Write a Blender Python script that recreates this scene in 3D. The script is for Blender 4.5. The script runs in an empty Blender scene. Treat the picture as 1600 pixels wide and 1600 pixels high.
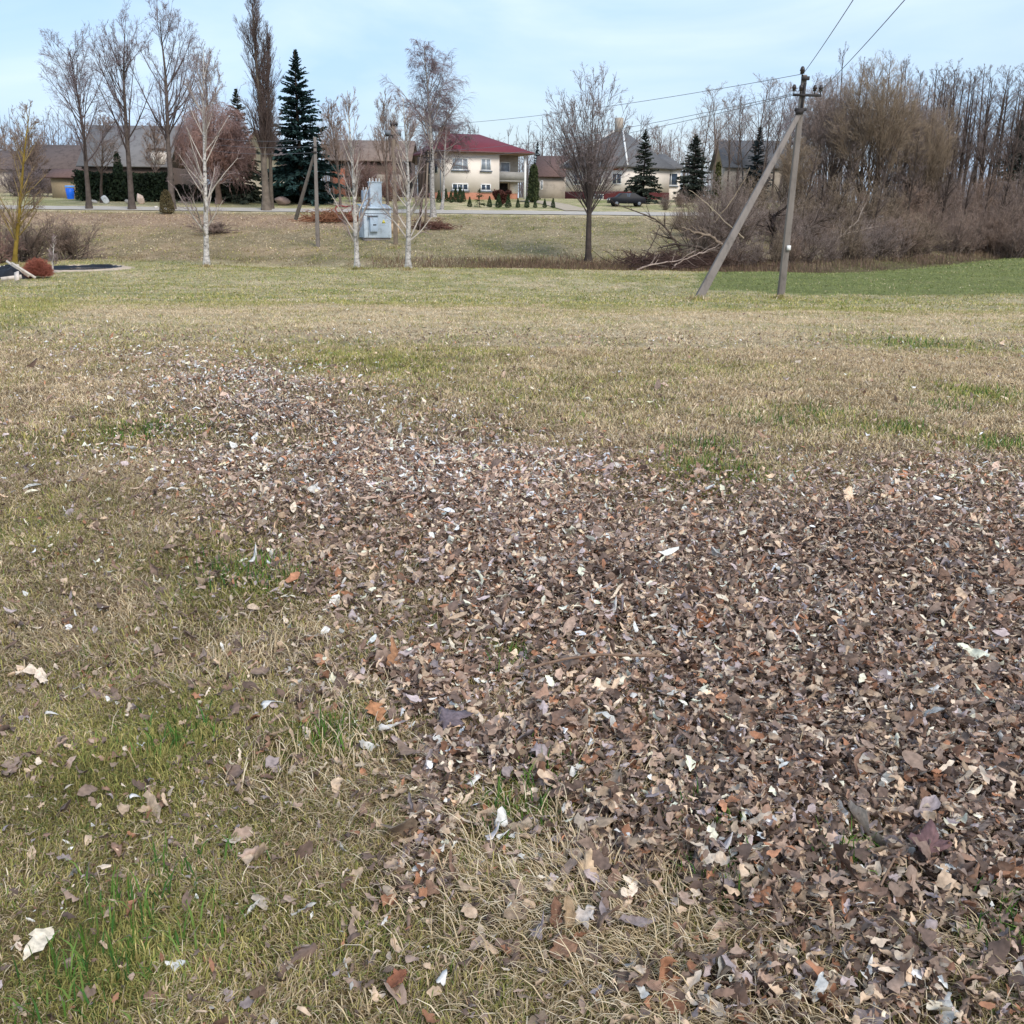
import bpy, math, random
import numpy as np
from mathutils import Vector, Matrix

SC = bpy.context.scene
COL = SC.collection
PI = math.pi
rad = math.radians

# ------------------------------------------------------------------ camera geometry
FPX, PITCH, ROLL, EYE = 1570.0, rad(16.67), rad(0.6), 1.6
CAM_M = Matrix.Rotation(PI/2 - PITCH, 3, 'X') @ Matrix.Rotation(ROLL, 3, 'Z')

def ray(px, py):
    return CAM_M @ Vector(((px-800)/FPX, (800-py)/FPX, -1.0))

def at(px, py, Y):
    d = ray(px, py)
    return Vector((d.x/d.y*Y, Y, EYE + d.z/d.y*Y))

def ss(a, b, x):
    t = np.clip((x-a)/(b-a), 0, 1)
    return t*t*(3-2*t)

_perm = np.random.RandomState(7).rand(256, 256)
def vnoise(x, y):
    xi = np.floor(x).astype(int); yi = np.floor(y).astype(int)
    fx = x-xi; fy = y-yi
    fx = fx*fx*(3-2*fx); fy = fy*fy*(3-2*fy)
    g = lambda a, b: _perm[a % 256, b % 256]
    return (g(xi, yi)*(1-fx)+g(xi+1, yi)*fx)*(1-fy) + (g(xi, yi+1)*(1-fx)+g(xi+1, yi+1)*fx)*fy
def fbm(x, y, o=4):
    s = 0; a = .5; t = 0
    for k in range(o):
        s = s + a*vnoise(x*2**k+17.3*k, y*2**k+5.1*k); t += a; a *= .5
    return s/t

def bank_t(x, y):
    return y - (62 + 26*ss(16, 46, x) + 1.2*(fbm(x*.12+9, x*0+3, 2)-.5))

def H(x, y):
    x = np.asarray(x, float); y = np.asarray(y, float)
    z = -1.5*ss(8, 44, y)
    t = bank_t(x, y)
    z = z + np.interp(t, [-1, 3, 26, 31, 52, 90, 400, 2000], [0, .15, 2.75, 3.15, 4.4, 5.0, 6, 6])
    z = z - .3*np.exp(-((t+.8)/2.2)**2)*ss(-24, -14, x)
    z = z + (fbm(x*.35, y*.35, 3)-.5)*.16*ss(6, 30, y)*(1-ss(80, 90, y)) + (fbm(x*1.7, y*1.7, 3)-.5)*.05
    return z

def Hs(x, y): return float(H(np.array([x]), np.array([y]))[0])

def gp(px, py, y0=1.2, y1=100):
    d = ray(px, py)
    Y = np.arange(y0, y1, .05)
    z = EYE + d.z/d.y*Y
    h = H(d.x/d.y*Y, Y)
    k = np.argmax(z <= h)
    return Vector((d.x/d.y*Y[k], Y[k], h[k]))

def base(px, Y):
    """ground point seen in column px at distance Y"""
    d = ray(px, 330 + (px-800)*math.tan(ROLL))
    x = d.x/d.y*Y
    return Vector((x, Y, Hs(x, Y)))

def lin(r, g=None, b=None):
    if g is None: r, g, b = r
    f = lambda c: ((c/255+.055)/1.055)**2.4 if c/255 > .04045 else c/255/12.92
    return np.array([f(r), f(g), f(b)])

# ------------------------------------------------------------------ materials
def new_mat(name):
    m = bpy.data.materials.new(name); m.use_nodes = True
    nt = m.node_tree
    return m, nt, nt.nodes['Principled BSDF']

def mat(name, rgb, rough=.75, var=.18, scale=6, metal=0, spec=.3, bump=0, stretch=(1,1,1), dirt=None):
    m, nt, p = new_mat(name)
    N = nt.nodes; L = nt.links
    tc = N.new('ShaderNodeTexCoord'); mp = N.new('ShaderNodeMapping'); mp.inputs['Scale'].default_value = stretch
    L.new(tc.outputs['Object'], mp.inputs['Vector'])
    no = N.new('ShaderNodeTexNoise'); no.inputs['Scale'].default_value = scale; no.inputs['Detail'].default_value = 6
    no.inputs['Roughness'].default_value = .65
    L.new(mp.outputs['Vector'], no.inputs['Vector'])
    cr = N.new('ShaderNodeValToRGB')
    c = lin(*rgb); d = c*(1-var*1.6) if dirt is None else lin(*dirt)
    cr.color_ramp.elements[0].position = .3; cr.color_ramp.elements[0].color = (*d, 1)
    cr.color_ramp.elements[1].position = .68; cr.color_ramp.elements[1].color = (*np.minimum(c*(1+var*.5), 1), 1)
    e = cr.color_ramp.elements.new(.48); e.color = (*c, 1)
    L.new(no.outputs['Fac'], cr.inputs['Fac'])
    L.new(cr.outputs['Color'], p.inputs['Base Color'])
    p.inputs['Roughness'].default_value = rough; p.inputs['Metallic'].default_value = metal
    p.inputs['Specular IOR Level'].default_value = spec
    if bump:
        b = N.new('ShaderNodeBump'); b.inputs['Strength'].default_value = bump; b.inputs['Distance'].default_value = .02
        L.new(no.outputs['Fac'], b.inputs['Height']); L.new(b.outputs['Normal'], p.inputs['Normal'])
    return m

def vmat(name, rough=.8, var=.3, scale=12, spec=.2, trans=0, bump=0):
    """colour from the 'col' attribute, broken up by noise"""
    m, nt, p = new_mat(name)
    N = nt.nodes; L = nt.links
    a = N.new('ShaderNodeAttribute'); a.attribute_name = 'col'
    tc = N.new('ShaderNodeTexCoord')
    no = N.new('ShaderNodeTexNoise'); no.inputs['Scale'].default_value = scale; no.inputs['Detail'].default_value = 5
    L.new(tc.outputs['Object'], no.inputs['Vector'])
    mr = N.new('ShaderNodeMapRange'); mr.inputs['From Min'].default_value = .3; mr.inputs['From Max'].default_value = .7
    mr.inputs['To Min'].default_value = 1-var; mr.inputs['To Max'].default_value = 1+var*.7
    L.new(no.outputs['Fac'], mr.inputs['Value'])
    mx = N.new('ShaderNodeVectorMath'); mx.operation = 'SCALE'
    L.new(a.outputs['Color'], mx.inputs[0]); L.new(mr.outputs['Result'], mx.inputs['Scale'])
    L.new(mx.outputs['Vector'], p.inputs['Base Color'])
    p.inputs['Roughness'].default_value = rough; p.inputs['Specular IOR Level'].default_value = spec
    if bump:
        b = N.new('ShaderNodeBump'); b.inputs['Strength'].default_value = bump; b.inputs['Distance'].default_value = .02
        L.new(no.outputs['Fac'], b.inputs['Height']); L.new(b.outputs['Normal'], p.inputs['Normal'])
    if trans:
        t = N.new('ShaderNodeBsdfTranslucent'); L.new(mx.outputs['Vector'], t.inputs['Color'])
        ms = N.new('ShaderNodeMixShader'); ms.inputs['Fac'].default_value = trans
        L.new(p.outputs['BSDF'], ms.inputs[1]); L.new(t.outputs['BSDF'], ms.inputs[2])
        L.new(ms.outputs['Shader'], nt.nodes['Material Output'].inputs['Surface'])
    return m

# ------------------------------------------------------------------ mesh helpers
def mesh_np(name, V, faces, m=None, col=None, smooth=False):
    """faces: list of (n,k) int arrays"""
    me = bpy.data.meshes.new(name)
    V = np.asarray(V, np.float32)
    faces = [np.asarray(f, np.int32) for f in faces if len(f)]
    me.vertices.add(len(V)); me.vertices.foreach_set('co', V.ravel())
    loops = np.concatenate([f.ravel() for f in faces])
    tot = np.concatenate([np.full(len(f), f.shape[1], np.int32) for f in faces])
    st = np.concatenate([[0], np.cumsum(tot)[:-1]]).astype(np.int32)
    me.loops.add(len(loops)); me.loops.foreach_set('vertex_index', loops)
    me.polygons.add(len(tot)); me.polygons.foreach_set('loop_start', st)
    try: me.polygons.foreach_set('loop_total', tot)
    except Exception: pass
    if smooth: me.polygons.foreach_set('use_smooth', np.ones(len(tot), bool))
    if col is not None:
        at_ = me.attributes.new('col', 'FLOAT_COLOR', 'POINT')
        c = np.ones((len(V), 4), np.float32); c[:, :3] = col
        at_.data.foreach_set('color', c.ravel())
    me.update(calc_edges=True)
    if m: me.materials.append(m)
    return me

def link(name, me, parent=None, loc=(0,0,0)):
    o = bpy.data.objects.new(name, me); COL.objects.link(o); o.location = loc
    if parent: o.parent = parent
    return o

def tag(o, label, cat, group=None):
    o['label'] = label; o['category'] = cat
    if group: o['group'] = group
    return o

def thing(name, label, cat, loc=(0,0,0), rz=0, group=None, scale=None):
    o = bpy.data.objects.new(name, None); COL.objects.link(o)
    o.location = loc; o.rotation_euler = (0, 0, rz); o.empty_display_size = .2
    if scale: o.scale = scale
    return tag(o, label, cat, group)

def dup(root, loc, rz=0, scale=(1,1,1), label=None, group=None):
    r = root.copy(); COL.objects.link(r); r.location = loc; r.rotation_euler = (0, 0, rz); r.scale = scale
    if label: r['label'] = label
    if group: r['group'] = group
    for ch in list(root.children):
        c = ch.copy(); COL.objects.link(c); c.parent = r
        for g in list(ch.children):
            d = g.copy(); COL.objects.link(d); d.parent = c
    return r

class MB:
    """collects simple shapes into one mesh"""
    def __init__(s): s.v = []; s.f = {}; s.n = 0
    def add(s, V, F):
        s.v.append(np.asarray(V, float))
        for f in F: s.f.setdefault(len(f), []).append([i+s.n for i in f])
        s.n += len(V); return s
    def box(s, x0, x1, y0, y1, z0, z1, M=None):
        V = [(x,y,z) for z in (z0,z1) for x,y in ((x0,y0),(x1,y0),(x1,y1),(x0,y1))]
        if M: V = [tuple(M @ Vector(v)) for v in V]
        return s.add(V, [(3,2,1,0),(4,5,6,7),(0,1,5,4),(1,2,6,5),(2,3,7,6),(3,0,4,7)])
    def bar(s, a, b, w, h=None, w2=None, h2=None):
        """square-section bar from a to b, may taper"""
        a = Vector(a); b = Vector(b); h = h or w; w2 = w2 or w; h2 = h2 or h
        d = (b-a).normalized()
        u = d.cross(Vector((0,1,0)) if abs(d.y) < .9 else Vector((1,0,0))).normalized(); v = d.cross(u)
        V = []
        for p, ww, hh in ((a,w,h),(b,w2,h2)):
            for i, j in ((-1,-1),(1,-1),(1,1),(-1,1)): V.append(tuple(p+u*(i*ww/2)+v*(j*hh/2)))
        return s.add(V, [(3,2,1,0),(4,5,6,7),(0,1,5,4),(1,2,6,5),(2,3,7,6),(3,0,4,7)])
    def lathe(s, a, d, prof, n=10):
        """prof: (offset along d, radius)"""
        a = Vector(a); d = Vector(d).normalized()
        u = d.cross(Vector((0,1,0)) if abs(d.y) < .9 else Vector((1,0,0))).normalized(); v = d.cross(u)
        V = []; F = []
        for z, r in prof:
            for k in range(n):
                V.append(tuple(a+d*z+u*(r*math.cos(2*PI*k/n))+v*(r*math.sin(2*PI*k/n))))
        for i in range(len(prof)-1):
            for k in range(n):
                k2 = (k+1) % n
                F.append((i*n+k, i*n+k2, (i+1)*n+k2, (i+1)*n+k))
        F.append(tuple(range(n))[::-1]); F.append(tuple(range((len(prof)-1)*n, len(prof)*n)))
        return s.add(V, F)
    def tube(s, pts, r, n=6):
        P = np.array([tuple(p) for p in pts])[None]; R = np.full((1, len(pts)), r) if np.isscalar(r) else np.array(r)[None]
        V, F = tubes(P, R, n)
        return s.add(V, [tuple(f) for f in F])
    def build(s, name, m, parent=None, smooth=False, bevel=0):
        V = np.concatenate(s.v); F = [np.array(f) for f in s.f.values()]
        o = link(name, mesh_np(name, V, F, m, smooth=smooth), parent)
        if bevel:
            b = o.modifiers.new('bevel', 'BEVEL'); b.width = bevel; b.segments = 2; b.limit_method = 'ANGLE'
        return o

def tubes(P, R, sides):
    N, n, _ = P.shape
    T = np.gradient(P, axis=1)
    T /= np.linalg.norm(T, axis=2, keepdims=True)+1e-9
    m = P[:, -1]-P[:, 0]; m /= np.linalg.norm(m, axis=1, keepdims=True)+1e-9
    ref = np.where(np.abs(m[:, 2:3]) > .8, np.array([[1., 0, 0]]), np.array([[0, 0, 1.]]))
    ref = ref - (ref*m).sum(1, keepdims=True)*m
    U = ref[:, None, :] - (ref[:, None, :]*T).sum(2, keepdims=True)*T
    U /= np.linalg.norm(U, axis=2, keepdims=True)+1e-9
    W = np.cross(T, U)
    a = np.arange(sides)*2*PI/sides
    V = P[:, :, None, :] + R[:, :, None, None]*(U[:, :, None, :]*np.cos(a)[None, None, :, None] + W[:, :, None, :]*np.sin(a)[None, None, :, None])
    idx = np.arange(N*n*sides).reshape(N, n, sides)
    nx = np.roll(idx, -1, axis=2)
    F = np.stack([idx[:, :-1], nx[:, :-1], nx[:, 1:], idx[:, 1:]], -1).reshape(-1, 4)
    return V.reshape(-1, 3), F
# ------------------------------------------------------------------ vegetation growth
M_BARK = vmat('bark', .9, .35, 3.0, .15)
M_TWIG = vmat('twigs', .9, .2, 1.0, .1)
M_NEEDLE = vmat('needles', .8, .35, 1.2, .2)

def birch_mat():
    m, nt, p = new_mat('birch_bark'); N = nt.nodes; L = nt.links
    tc = N.new('ShaderNodeTexCoord'); mp = N.new('ShaderNodeMapping'); mp.inputs['Scale'].default_value = (2.2, 2.2, 3.4)
    L.new(tc.outputs['Object'], mp.inputs['Vector'])
    no = N.new('ShaderNodeTexNoise'); no.inputs['Scale'].default_value = 2.3; no.inputs['Detail'].default_value = 6; no.inputs['Roughness'].default_value = .7
    L.new(mp.outputs['Vector'], no.inputs['Vector'])
    cr = N.new('ShaderNodeValToRGB'); E = cr.color_ramp.elements
    E[0].position = .36; E[0].color = (.035, .03, .028, 1)
    E[1].position = .62; E[1].color = (.62, .58, .54, 1)
    e = E.new(.45); e.color = (.36, .33, .30, 1)
    L.new(no.outputs['Fac'], cr.inputs['Fac'])
    a = N.new('ShaderNodeAttribute'); a.attribute_name = 'col'
    mx = N.new('ShaderNodeVectorMath'); mx.operation = 'MULTIPLY'
    L.new(cr.outputs['Color'], mx.inputs[0]); L.new(a.outputs['Color'], mx.inputs[1])
    L.new(mx.outputs['Vector'], p.inputs['Base Color']); p.inputs['Roughness'].default_value = .7
    return m
M_BIRCH = birch_mat()

def nrm(v): return v/(np.linalg.norm(v, axis=-1, keepdims=True)+1e-9)

def walk(rng, start, d, length, npts, wob, trop, r0, taper=.25):
    N = len(start); step = (length/(npts-1))[:, None]
    P = np.zeros((N, npts, 3)); P[:, 0] = start; d = nrm(d)
    for k in range(1, npts):
        P[:, k] = P[:, k-1] + d*step
        d = nrm(d + rng.normal(0, wob, (N, 3)) + np.array([0, 0, trop]))
    R = r0[:, None]*np.linspace(1, taper, npts)[None]
    return P, R

def sprout(rng, P, R, n, t0, t1, ang, asd, lf, npts=5, wob=.1, trop=.05, rr=.6, fall=.6, rmin=.006, flat=0, lv=(.65, 1.2)):
    N, k, _ = P.shape
    idx = np.repeat(np.arange(N), n); M = len(idx)
    t = rng.uniform(t0, t1, M); s = t*(k-1); i = np.minimum(s.astype(int), k-2); f = (s-i)[:, None]
    st = P[idx, i]*(1-f)+P[idx, i+1]*f
    tan = nrm(P[idx, i+1]-P[idx, i]); r = R[idx, i]*(1-f[:, 0])+R[idx, i+1]*f[:, 0]
    pl = np.linalg.norm(np.diff(P, axis=1), axis=2).sum(1)[idx]
    q = rng.normal(0, 1, (M, 3)); q[:, 2] *= (1-flat)
    perp = nrm(q-(q*tan).sum(1, keepdims=True)*tan)
    a = rng.normal(ang, asd, M)[:, None]
    d = np.cos(a)*tan+np.sin(a)*perp
    tt = (t-t0)/(t1-t0+1e-9)
    L = pl*lf*(1-fall*tt)*rng.uniform(lv[0], lv[1], M)
    return walk(rng, st, d, L, npts, wob, trop, np.maximum(r*rr, rmin))

def assemble(levels, cols, sides, rng):
    Vs = []; Fs = []; Cs = []; n = 0
    for (P, R), c, s in zip(levels, cols, sides):
        V, F = tubes(P, R, s)
        per = np.repeat(rng.uniform(.75, 1.2, len(P)), P.shape[1]*s)[:, None]
        Vs.append(V); Fs.append(F+n); Cs.append(np.asarray(c)[None]*per); n += len(V)
    return np.concatenate(Vs), np.concatenate(Fs), np.concatenate(Cs)

BROWN = (lin(92,80,72), lin(108,94,86), lin(140,124,114), lin(156,140,132))
GREY  = (lin(96,86,80), lin(92,82,80), lin(122,110,110), lin(142,130,134))

def limbs(rng, T, h, w, n, cz, rz, maxpol, tr, rr, rmin, lo):
    """limbs that leave the trunk(s) and fan out to a rounded crown"""
    P, R = T; k = rng.integers(0, len(P), n); m = P.shape[1]
    cp = rng.uniform(math.cos(maxpol), 1, n); az = rng.uniform(0, 2*PI, n); sp = np.sqrt(1-cp**2)
    rad_ = rng.uniform(lo, 1.0, n)*(1+.16*(fbm(az*1.3+3, cp*3+9, 2)-.5))
    tg = np.stack([w/2*sp*np.cos(az)*rad_, w/2*sp*np.sin(az)*rad_, cz*h+rz*h*cp*rad_], 1)
    t = np.clip(tr[0]+(tr[1]-tr[0])*(cp-math.cos(maxpol))/(1-math.cos(maxpol))*rng.uniform(.45, 1.1, n), tr[0], .98)
    s_ = t*(m-1); i = np.minimum(s_.astype(int), m-2); f = (s_-i)[:, None]
    p0 = P[k, i]*(1-f)+P[k, i+1]*f; r0_ = R[k, i]*(1-f[:, 0])+R[k, i+1]*f[:, 0]
    dist = np.linalg.norm(tg-p0, axis=1)[:, None]
    p1 = p0+(tg-p0)*.42+np.array([[0, 0, 1.]])*dist*rng.uniform(-.02, .16, (n, 1))
    u = np.linspace(0, 1, 10)[None, :, None]
    Q = p0[:, None]*(1-u)**2+2*p1[:, None]*u*(1-u)+tg[:, None]*u**2
    Q = Q+np.cumsum(rng.normal(0, .006, Q.shape), 1)*dist[:, None]*u
    return Q, np.maximum(r0_*rr, rmin)[:, None]*np.linspace(1, .25, 10)[None]

def tree_levels(kind, h, rng, r0, w=1.):
    """returns trunk (P,R) and a list of branch levels"""
    z0 = np.zeros((1, 3)); up = np.array([[0., 0, 1]])
    A = lambda v: np.array([float(v)])
    if kind == 'ash':
        T = walk(rng, z0, up, A(h*.9), 14, .035, .05, A(r0), .12)
        a = sprout(rng, *T, 30, .27, .98, .6, .13, .5, 9, .06, .09, .40, .66, .026)
        b = sprout(rng, *a, 8, .18, 1., .6, .16, .42, 6, .08, .07, .5, .5, .014)
        c = sprout(rng, *b, 7, .15, 1., .62, .2, .5, 4, .1, .06, .6, .5, .009)
        d = sprout(rng, *c, 5, .15, 1., .6, .2, .6, 3, .12, .08, .7, .4, .007)
    elif kind == 'birch':
        T = walk(rng, z0, up, A(h), 16, .03, .06, A(r0), .08)
        a = sprout(rng, *T, 36, .13, .97, .8, .13, .33, 7, .06, .045, .42, .7, .018)
        b = sprout(rng, *a, 8, .25, 1., .55, .15, .42, 5, .1, .03, .5, .5, .012)
        c = sprout(rng, *b, 5, .2, 1., .55, .2, .55, 4, .1, -.02, .7, .4, .007)
        d = sprout(rng, *c, 2, .2, 1., .5, .2, .7, 3, .1, -.05, .8, .4, .006)
    elif kind == 'weep':
        T = walk(rng, z0, up, A(h*.97), 16, .03, .06, A(r0), .1)
        a = sprout(rng, *T, 34, .3, .98, .6, .14, .36, 7, .08, .03, .5, .72, .016)
        b = sprout(rng, *a, 9, .25, 1., .6, .2, .45, 6, .1, -.06, .5, .4, .009)
        c = sprout(rng, *b, 7, .2, 1., .6, .25, .9, 6, .08, -.34, .7, .3, .009)
        d = sprout(rng, *c, 3, .1, .8, .4, .2, .7, 4, .08, -.35, .8, .3, .008)
    elif kind == 'poplar':
        T = walk(rng, z0, up, A(h), 16, .015, .06, A(r0), .15)
        a = sprout(rng, *T, 95, .22, .98, .27, .07, .24, 7, .04, .14, .24, .45, .022)
        b = sprout(rng, *a, 8, .15, 1., .32, .1, .45, 5, .06, .14, .5, .4, .011)
        c = sprout(rng, *b, 5, .15, 1., .32, .12, .5, 4, .06, .14, .6, .4, .010)
        d = sprout(rng, *c, 2, .15, 1., .3, .12, .6, 3, .06, .14, .7, .4, .008)
    elif kind == 'round':
        T = walk(rng, z0, up, A(h*.42), 8, .02, .03, A(r0), .6)
        a = limbs(rng, T, h, w*.92, 70, .60, .375, 2.0, (.52, .98), .24, .024, .74)
        b = sprout(rng, *a, 9, .3, 1., .5, .14, .25, 6, .06, .05, .5, .5, .013, lv=(.75, 1.1))
        c = sprout(rng, *b, 6, .15, 1., .58, .18, .45, 5, .08, .05, .55, .45, .009)
        d = sprout(rng, *c, 4, .1, 1., .6, .2, .55, 3, .1, .05, .7, .4, .007)
    elif kind == 'aspen':
        T = walk(rng, z0, up, A(h), 12, .02, .05, A(r0), .12)
        a = sprout(rng, *T, 30, .3, .98, .62, .15, .2, 6, .07, .1, .4, .6, .02)
        b = sprout(rng, *a, 6, .25, 1., .6, .15, .45, 5, .1, .06, .55, .5, .011)
        c = sprout(rng, *b, 5, .2, 1., .6, .2, .5, 4, .1, .05, .6, .4, .009)
        d = sprout(rng, *c, 2, .2, 1., .6, .2, .6, 3, .1, .05, .7, .4, .008)
    elif kind == 'light':           # open crown, forked trunk
        T = walk(rng, z0, up, A(h*.9), 12, .03, .05, A(r0), .15)
        a = sprout(rng, *T, 16, .3, .97, .5, .12, .42, 8, .06, .09, .5, .62, .025)
        b = sprout(rng, *a, 7, .2, 1., .55, .15, .4, 5, .09, .06, .55, .5, .013)
        c = sprout(rng, *b, 6, .2, 1., .6, .2, .5, 4, .1, .05, .6, .4, .009)
        d = sprout(rng, *c, 3, .2, 1., .6, .2, .6, 3, .1, .05, .7, .4, .007)
    elif kind == 'willow':
        az = rng.uniform(0, 2*PI, 7); el = rng.uniform(.05, .5, 7)
        dirs = np.stack([np.cos(az)*np.sin(el), np.sin(az)*np.sin(el), np.cos(el)], 1)
        T = walk(rng, rng.normal(0, .25, (7, 3))*[1, 1, 0], dirs, rng.uniform(.40, .6, 7)*h, 9, .06, .03, rng.uniform(.6, 1, 7)*r0, .3)
        a = limbs(rng, T, h, w*.9, 72, .54, .42, 1.6, (.3, .98), .36, .03, .62)
        b = sprout(rng, *a, 11, .38, 1., .48, .15, .32, 5, .08, .07, .45, .4, .015)
        c = sprout(rng, *b, 7, .2, 1., .45, .18, .5, 4, .09, .06, .6, .4, .010)
        d = sprout(rng, *c, 4, .2, 1., .42, .2, .6, 3, .1, .06, .7, .4, .008)
    elif kind == 'shrub':
        n = 34
        az = rng.uniform(0, 2*PI, n); el = np.abs(rng.normal(0, .62, n))
        dirs = np.stack([np.cos(az)*np.sin(el), np.sin(az)*np.sin(el), np.cos(el)], 1)
        T = walk(rng, rng.normal(0, .12*h, (n, 3))*[1, 1, 0], dirs, rng.uniform(.55, 1, n)*h, 7, .12, -.01, rng.uniform(.5, 1, n)*r0, .3)
        a = sprout(rng, *T, 9, .12, 1., .6, .2, .5, 5, .12, .03, .55, .4, .012)
        b = sprout(rng, *a, 6, .15, 1., .6, .2, .5, 4, .12, .02, .6, .4, .008)
        c = sprout(rng, *b, 3, .2, 1., .6, .25, .6, 3, .12, .0, .7, .4, .007)
        d = None
    elif kind == 'mop':            # dense umbrella of fine hanging reddish twigs
        T = walk(rng, z0, up, A(h*.6), 8, .03, .03, A(r0), .5)
        a = sprout(rng, *T, 46, .3, 1., .8, .3, .8, 8, .08, .0, .5, .1, .03, lv=(.8, 1.05))
        b = sprout(rng, *a, 13, .1, 1., .7, .25, .45, 6, .1, -.06, .5, .3, .016)
        c = sprout(rng, *b, 9, .1, 1., .6, .25, .8, 6, .08, -.28, .7, .3, .013)
        d = sprout(rng, *c, 3, .1, 1., .5, .25, .7, 4, .08, -.32, .8, .3, .011)
    return T, [l for l in (a, b, c, d) if l is not None]

TREES = {}
def tree_meshes(kind, h, w, seed, r0, cols, trunk_mat=None, crown_mat=None, key=None):
    rng = np.random.default_rng(seed)
    T, lv = tree_levels(kind, h, rng, r0, w)
    allp = np.concatenate([l[0].reshape(-1, 3) for l in lv])
    hz = np.percentile(allp[:, 2], 99.6); sz = h/hz
    x0, x1 = np.percentile(allp[:, 0], [.7, 99.3]); sx = w/(x1-x0)
    S = np.array([sx, sx, sz])
    dome = {'mop': (.5, .5)}.get(kind)
    def shape(p):
        p = p*S
        if not dome: return p
        q = (p-np.array([0, 0, dome[0]*h]))/np.array([w/2, w/2, dome[1]*h])
        lump = 1+.22*(fbm(np.arctan2(q[..., 1], q[..., 0])*1.6+seed, q[..., 2]*1.5+20, 2)-.5)
        r = np.sqrt((q**2).sum(-1))/lump
        k = np.where((r > .92) & (p[..., 2] > .3*h), (.92+(np.maximum(r, .92)-.92)*.25)/np.maximum(r, .01), 1)
        q = q*k[..., None]
        return q*np.array([w/2, w/2, dome[1]*h])+np.array([0, 0, dome[0]*h])
    # keep the trunk where it stands: scale every path, radii untouched
    T = (T[0]*S, T[1]); lv = [(shape(p), r) for p, r in lv]
    V, F, C = assemble([T], [cols[0]], [8 if kind not in ('shrub',) else 5], rng)
    # flare at the foot
    if kind not in ('shrub', 'willow'):
        k = 1+.55*np.exp(-np.maximum(V[:, 2], 0)/(.03*h)); V[:, :2] *= k[:, None]
    sides = [5, 4, 3, 3]
    V2, F2, C2 = assemble(lv, [cols[min(i+1, len(cols)-1)] for i in range(len(lv))], sides, rng)
    V[:, 2] -= .12
    tm = mesh_np('trunk', V, [F], trunk_mat or M_BARK, C, smooth=True)
    cm = mesh_np('crown', V2, [F2], crown_mat or M_TWIG, C2)
    return tm, cm

def put_tree(name, label, cat, px, Y, ytop, wpx, kind, seed, r0, cols=BROWN, group=None, pxtop=None, trunk_mat=None, crown_mat=None):
    b = base(px, Y) if not isinstance(Y, Vector) else Y
    Y = b.y
    top = at(pxtop or px, ytop, Y)
    h = top.z-b.z; w = wpx*(at(px+1, ytop, Y)-at(px, ytop, Y)).length
    r = thing(name, label, cat, b, 0, group)
    tm, cm = tree_meshes(kind, h, w, seed, r0, cols, trunk_mat, crown_mat)
    link('trunk', tm, r); link('crown', cm, r)
    if pxtop:                                  # a lean, as a shear of the tree's own axis
        lean = math.atan2(top.x-b.x, h); r.rotation_euler = (0, lean, 0)
    return r

def put_copy(src, label, px, Y, ytop, wscale=1., rz=0, group=None, bpt=None):
    """copy a tree to stand at px, Y and reach up to ytop"""
    b = bpt or base(px, Y)
    h0 = max(v[2] for ch in src.children for v in ch.bound_box)
    s = (at(px, ytop, b.y).z-b.z)/h0
    return dup(src, b, rz, (s*wscale, s*wscale, s), label, group)

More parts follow.
